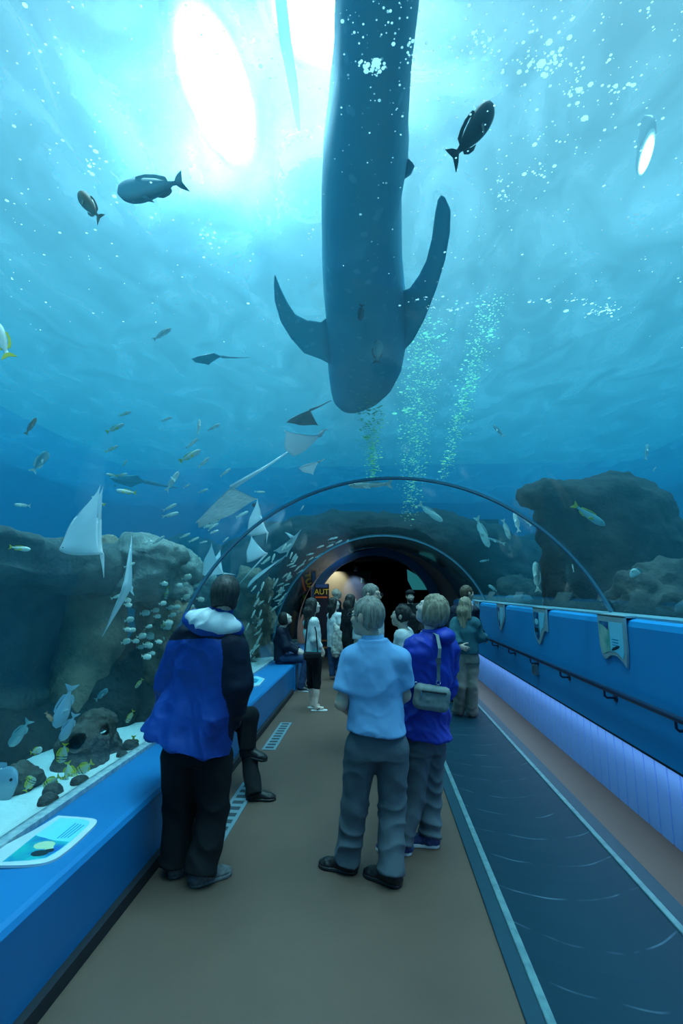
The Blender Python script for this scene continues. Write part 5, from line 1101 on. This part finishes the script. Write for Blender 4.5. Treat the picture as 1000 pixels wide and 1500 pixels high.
for i in range(900):
    if rg.rand() < .72: px = 640+rg.randn()*170 if rg.rand() < .7 else 500+rg.rand()*500; py = abs(rg.randn())*190 if rg.rand() < .6 else rg.rand()*520
    else: px = rg.rand()*470; py = rg.rand()*520
    if not -20 < px < 1020: continue
    pts.append(atr(px,py,2.25+rg.rand()*1.1)); rad.append(math.exp(rg.randn()*.45)*.0025)
for cx_,cy_,n_,sx_,sy_ in ((553,100,26,14,8),(540,97,20,12,7),(600,70,16,6,16),(790,90,40,36,22),(810,95,20,20,14),(845,130,22,12,22),(790,250,18,14,9),(735,270,14,10,16),(740,290,10,14,5),(880,455,60,26,7),(820,440,26,60,5),(660,450,30,40,6),(625,440,20,24,4),(135,235,16,8,16),(305,345,18,9,20),(900,130,16,18,10),(700,55,12,14,8)):
    for _ in range(n_): pts.append(atr(cx_+rg.randn()*sx_*.7, cy_+rg.randn()*sy_*.7, 2.3+rg.rand()*.3)); rad.append(math.exp(rg.randn()*.5)*.0034)
bubbles('bubbles_and_glints', np.array(pts), rad, 'white specks of air and modelled glints scattered in the bright water over the vault')  # the white specks also stand in for glints on the acrylic
# ---------------------------------------------------------------- water, its surface and the lamps above it
ZS = 6.4
wm = D.materials.new('water'); wm.use_nodes = True; nt = wm.node_tree; nt.nodes.clear(); o_ = nt.nodes.new('ShaderNodeOutputMaterial'); sc_ = nt.nodes.new('ShaderNodeVolumeScatter'); ab_ = nt.nodes.new('ShaderNodeVolumeAbsorption'); ad_ = nt.nodes.new('ShaderNodeAddShader'); tr_ = nt.nodes.new('ShaderNodeBsdfTransparent')
sc_.inputs['Color'].default_value = WSC; sc_.inputs['Density'].default_value = WSD; sc_.inputs['Anisotropy'].default_value = .15; ab_.inputs['Color'].default_value = WAC; ab_.inputs['Density'].default_value = WAD
nt.links.new(sc_.outputs[0],ad_.inputs[0]); nt.links.new(ab_.outputs[0],ad_.inputs[1]); nt.links.new(ad_.outputs[0],o_.inputs['Volume']); nt.links.new(tr_.outputs[0],o_.inputs['Surface'])
ar = arc(2.125, 22.5, 188, 72)
prof = [(-13.99,-.55),(-13.99,ZS),(13.99,ZS),(13.99,-.55),(2.3,-.55)]+ar+[(-1.97,-.55)]
far = [(-13.99,-.55),(-13.99,ZS),(13.99,ZS),(13.99,-.55),(3.5,-.55)]+[(CX+3.3*math.cos(R_(18+(144)*i/72)),CZ+3.3*math.sin(R_(18+144*i/72))) for i in range(73)]+[(-3.2,-.55)]
m = MB(); npf = len(prof); v = []; f = []
for y_,pf in ((-5.99,prof),(13.55,prof),(13.86,far),(25.99,far)): v += [(x,y_,z) for x,z in pf]
for j in range(3):
    for i in range(npf): a = j*npf+i; b_ = j*npf+(i+1)%npf; f.append((a,b_,b_+npf,a+npf))
f += [tuple(range(npf-1,-1,-1)), tuple(range(3*npf,4*npf))]; m.add(v,f); wo = m.build('water', wm); wo['kind'] = 'structure'; wo['label'] = 'clear blue aquarium water around the glass vault'
sm_ = D.materials.new('water surface'); sm_.use_nodes = True; nt = sm_.node_tree; nt.nodes.clear(); o_ = nt.nodes.new('ShaderNodeOutputMaterial'); tr_ = nt.nodes.new('ShaderNodeBsdfTransparent'); tl_ = nt.nodes.new('ShaderNodeBsdfTranslucent'); mx_ = nt.nodes.new('ShaderNodeMixShader')
tc = nt.nodes.new('ShaderNodeTexCoord'); mp = nt.nodes.new('ShaderNodeMapping'); mp.inputs['Scale'].default_value = (1,.6,1); mp.inputs['Rotation'].default_value = (0,0,.6); nz = nt.nodes.new('ShaderNodeTexNoise'); nz.inputs['Scale'].default_value = 1.1; nz.inputs['Detail'].default_value = 7; nz.inputs['Roughness'].default_value = .62; nz.inputs['Distortion'].default_value = 1.2
rp = nt.nodes.new('ShaderNodeMapRange'); rp.inputs['From Min'].default_value = .40; rp.inputs['From Max'].default_value = .75; rp.inputs['To Min'].default_value = SF0; rp.inputs['To Max'].default_value = SF1
nt.links.new(tc.outputs['Object'],mp.inputs[0]); nt.links.new(mp.outputs[0],nz.inputs['Vector']); nt.links.new(nz.outputs[0],rp.inputs['Value']); nt.links.new(rp.outputs[0],mx_.inputs[0]); nt.links.new(tr_.outputs[0],mx_.inputs[1]); nt.links.new(tl_.outputs[0],mx_.inputs[2]); nt.links.new(mx_.outputs[0],o_.inputs[0])
tl_.inputs[0].default_value = (.9,.97,1,1)
nx,ny = 70,80; v = []; f = []
gx = np.linspace(-13.9,13.9,nx+1); gy = np.linspace(-5.9,25.9,ny+1)
for y_ in gy:
    for x_ in gx: v.append((x_,y_,ZS+.02+.05*float(vnoise(np.array([x_*1.1,y_*1.1,0.])))))
for j in range(ny):
    for i in range(nx): f.append((j*(nx+1)+i,j*(nx+1)+i+1,(j+1)*(nx+1)+i+1,(j+1)*(nx+1)+i))
so = mesh('water_surface', v, f, sm_, None, True); so['kind'] = 'structure'; so['label'] = 'rippled bright water surface seen from below'
LENSM = D.materials.new('lamp lens'); LENSM.use_nodes = True; nt = LENSM.node_tree; nt.nodes.clear(); o_ = nt.nodes.new('ShaderNodeOutputMaterial'); em = nt.nodes.new('ShaderNodeEmission'); em.inputs['Color'].default_value = (.93,.98,1,1); em.inputs['Strength'].default_value = LAMP; gt = nt.nodes.new('ShaderNodeTexCoord'); ds = nt.nodes.new('ShaderNodeVectorMath'); ds.operation = 'DISTANCE'; ds.inputs[1].default_value = (.5,.5,0); ml = nt.nodes.new('ShaderNodeVectorMath'); ml.operation = 'MULTIPLY'; ml.inputs[1].default_value = (1,1,0); nt.links.new(gt.outputs['Generated'],ml.inputs[0]); nt.links.new(ml.outputs[0],ds.inputs[0])
mr = nt.nodes.new('ShaderNodeMapRange'); mr.interpolation_type = 'SMOOTHERSTEP'; mr.inputs['From Min'].default_value = .02; mr.inputs['From Max'].default_value = .5; mr.inputs['To Min'].default_value = LAMP; mr.inputs['To Max'].default_value = .5; nt.links.new(ds.outputs['Value'],mr.inputs['Value']); nt.links.new(mr.outputs[0],em.inputs['Strength']); nt.links.new(em.outputs[0],o_.inputs[0])
HOUS = mat('lamp housing', (.3,.32,.33), .4, metal=.6)
for px,py,rx,ry,lab in ((320,135,.42,1.0,'big glaring white lamp over the water above the bench side'),(478,0,.6,.65,'glaring white lamp beside the whale shark tail at frame top'),(946,225,.075,.36,'slim glaring lamp over the water above the blue wall')):
    c = atz(px,py,7.2); o = thing('tank_lamp', c, lab, 'lamp', rot=(0,0,0 if px < 900 else -.3)); m = MB(); m.ball((0,0,0),(rx,ry,.05),nu=24); m.build('lens', LENSM, o, True)
    m = MB(); m.tube([V(0,0,.06),V(0,0,.16),V(0,0,.45)],[1.0,.95,.3],24)
    ho = m.build('housing', HOUS, o, True); ho.scale = (rx*1.12,ry*1.12,1)
streak_ob = thing('light_streak', (0,0,0), 'thin white strip standing for a light streak in the bright water beside the whale shark', 'streak'); m = MB(); hp = [atz(409,-20,4.6),atz(418,60,4.3),atz(430,130,4.1),atz(438,192,4.0)]; hv = [(q[0]+r_*math.cos(a_),q[1],q[2]+r_*.4*math.sin(a_)) for q,r_ in zip(hp,(.03,.028,.022,.008)) for a_ in np.linspace(0,math.pi,6)]; m.add(hv,[(i_*6+k_,i_*6+k_+1,i_*6+7+k_,i_*6+6+k_) for i_ in range(3) for k_ in range(5)]); m.build('tube', BUB, streak_ob, True)  # half-open pale strip modelled in place of a reflected light streak


# ================================================================ LIGHT, CAMERA
L = D.lights.new('skylight', 'SUN'); L.energy = SUN; L.angle = R_(42); L.color = (.93,.98,1.); o = D.objects.new('skylight', L); COL.objects.link(o); o.rotation_euler = (R_(4), R_(6), 0)
W = D.worlds.new('world'); S.world = W; W.use_nodes = True; W.node_tree.nodes['Background'].inputs[0].default_value = (.78,.93,1,1); W.node_tree.nodes['Background'].inputs[1].default_value = WORLD
L = D.lights.new('plinth_strip', 'AREA'); L.shape = 'RECTANGLE'; L.size = .03; L.size_y = 13.; L.energy = STRIP; L.color = (.45,.7,1); o = D.objects.new('plinth_strip', L); COL.objects.link(o); o.location = (1.955, 4., .553); o.rotation_euler = (0, R_(25), 0)
cam = D.cameras.new('camera'); co = D.objects.new('camera', cam); COL.objects.link(co); S.camera = co
cam.sensor_fit = 'VERTICAL'; cam.sensor_height = 36; cam.lens = 36*FPX/1500; cam.clip_start = .02
co.location = tuple(CAM); co.rotation_euler = (R_(90)+PITCH, 0, YAW)
S.view_settings.view_transform = 'Standard'; S.view_settings.look = 'None'; S.view_settings.gamma = 1; S.view_settings.exposure = EXPO
S.cycles.volume_bounces = 0; S.cycles.transparent_max_bounces = 24; S.cycles.max_bounces = 8; S.cycles.sample_clamp_indirect = 6
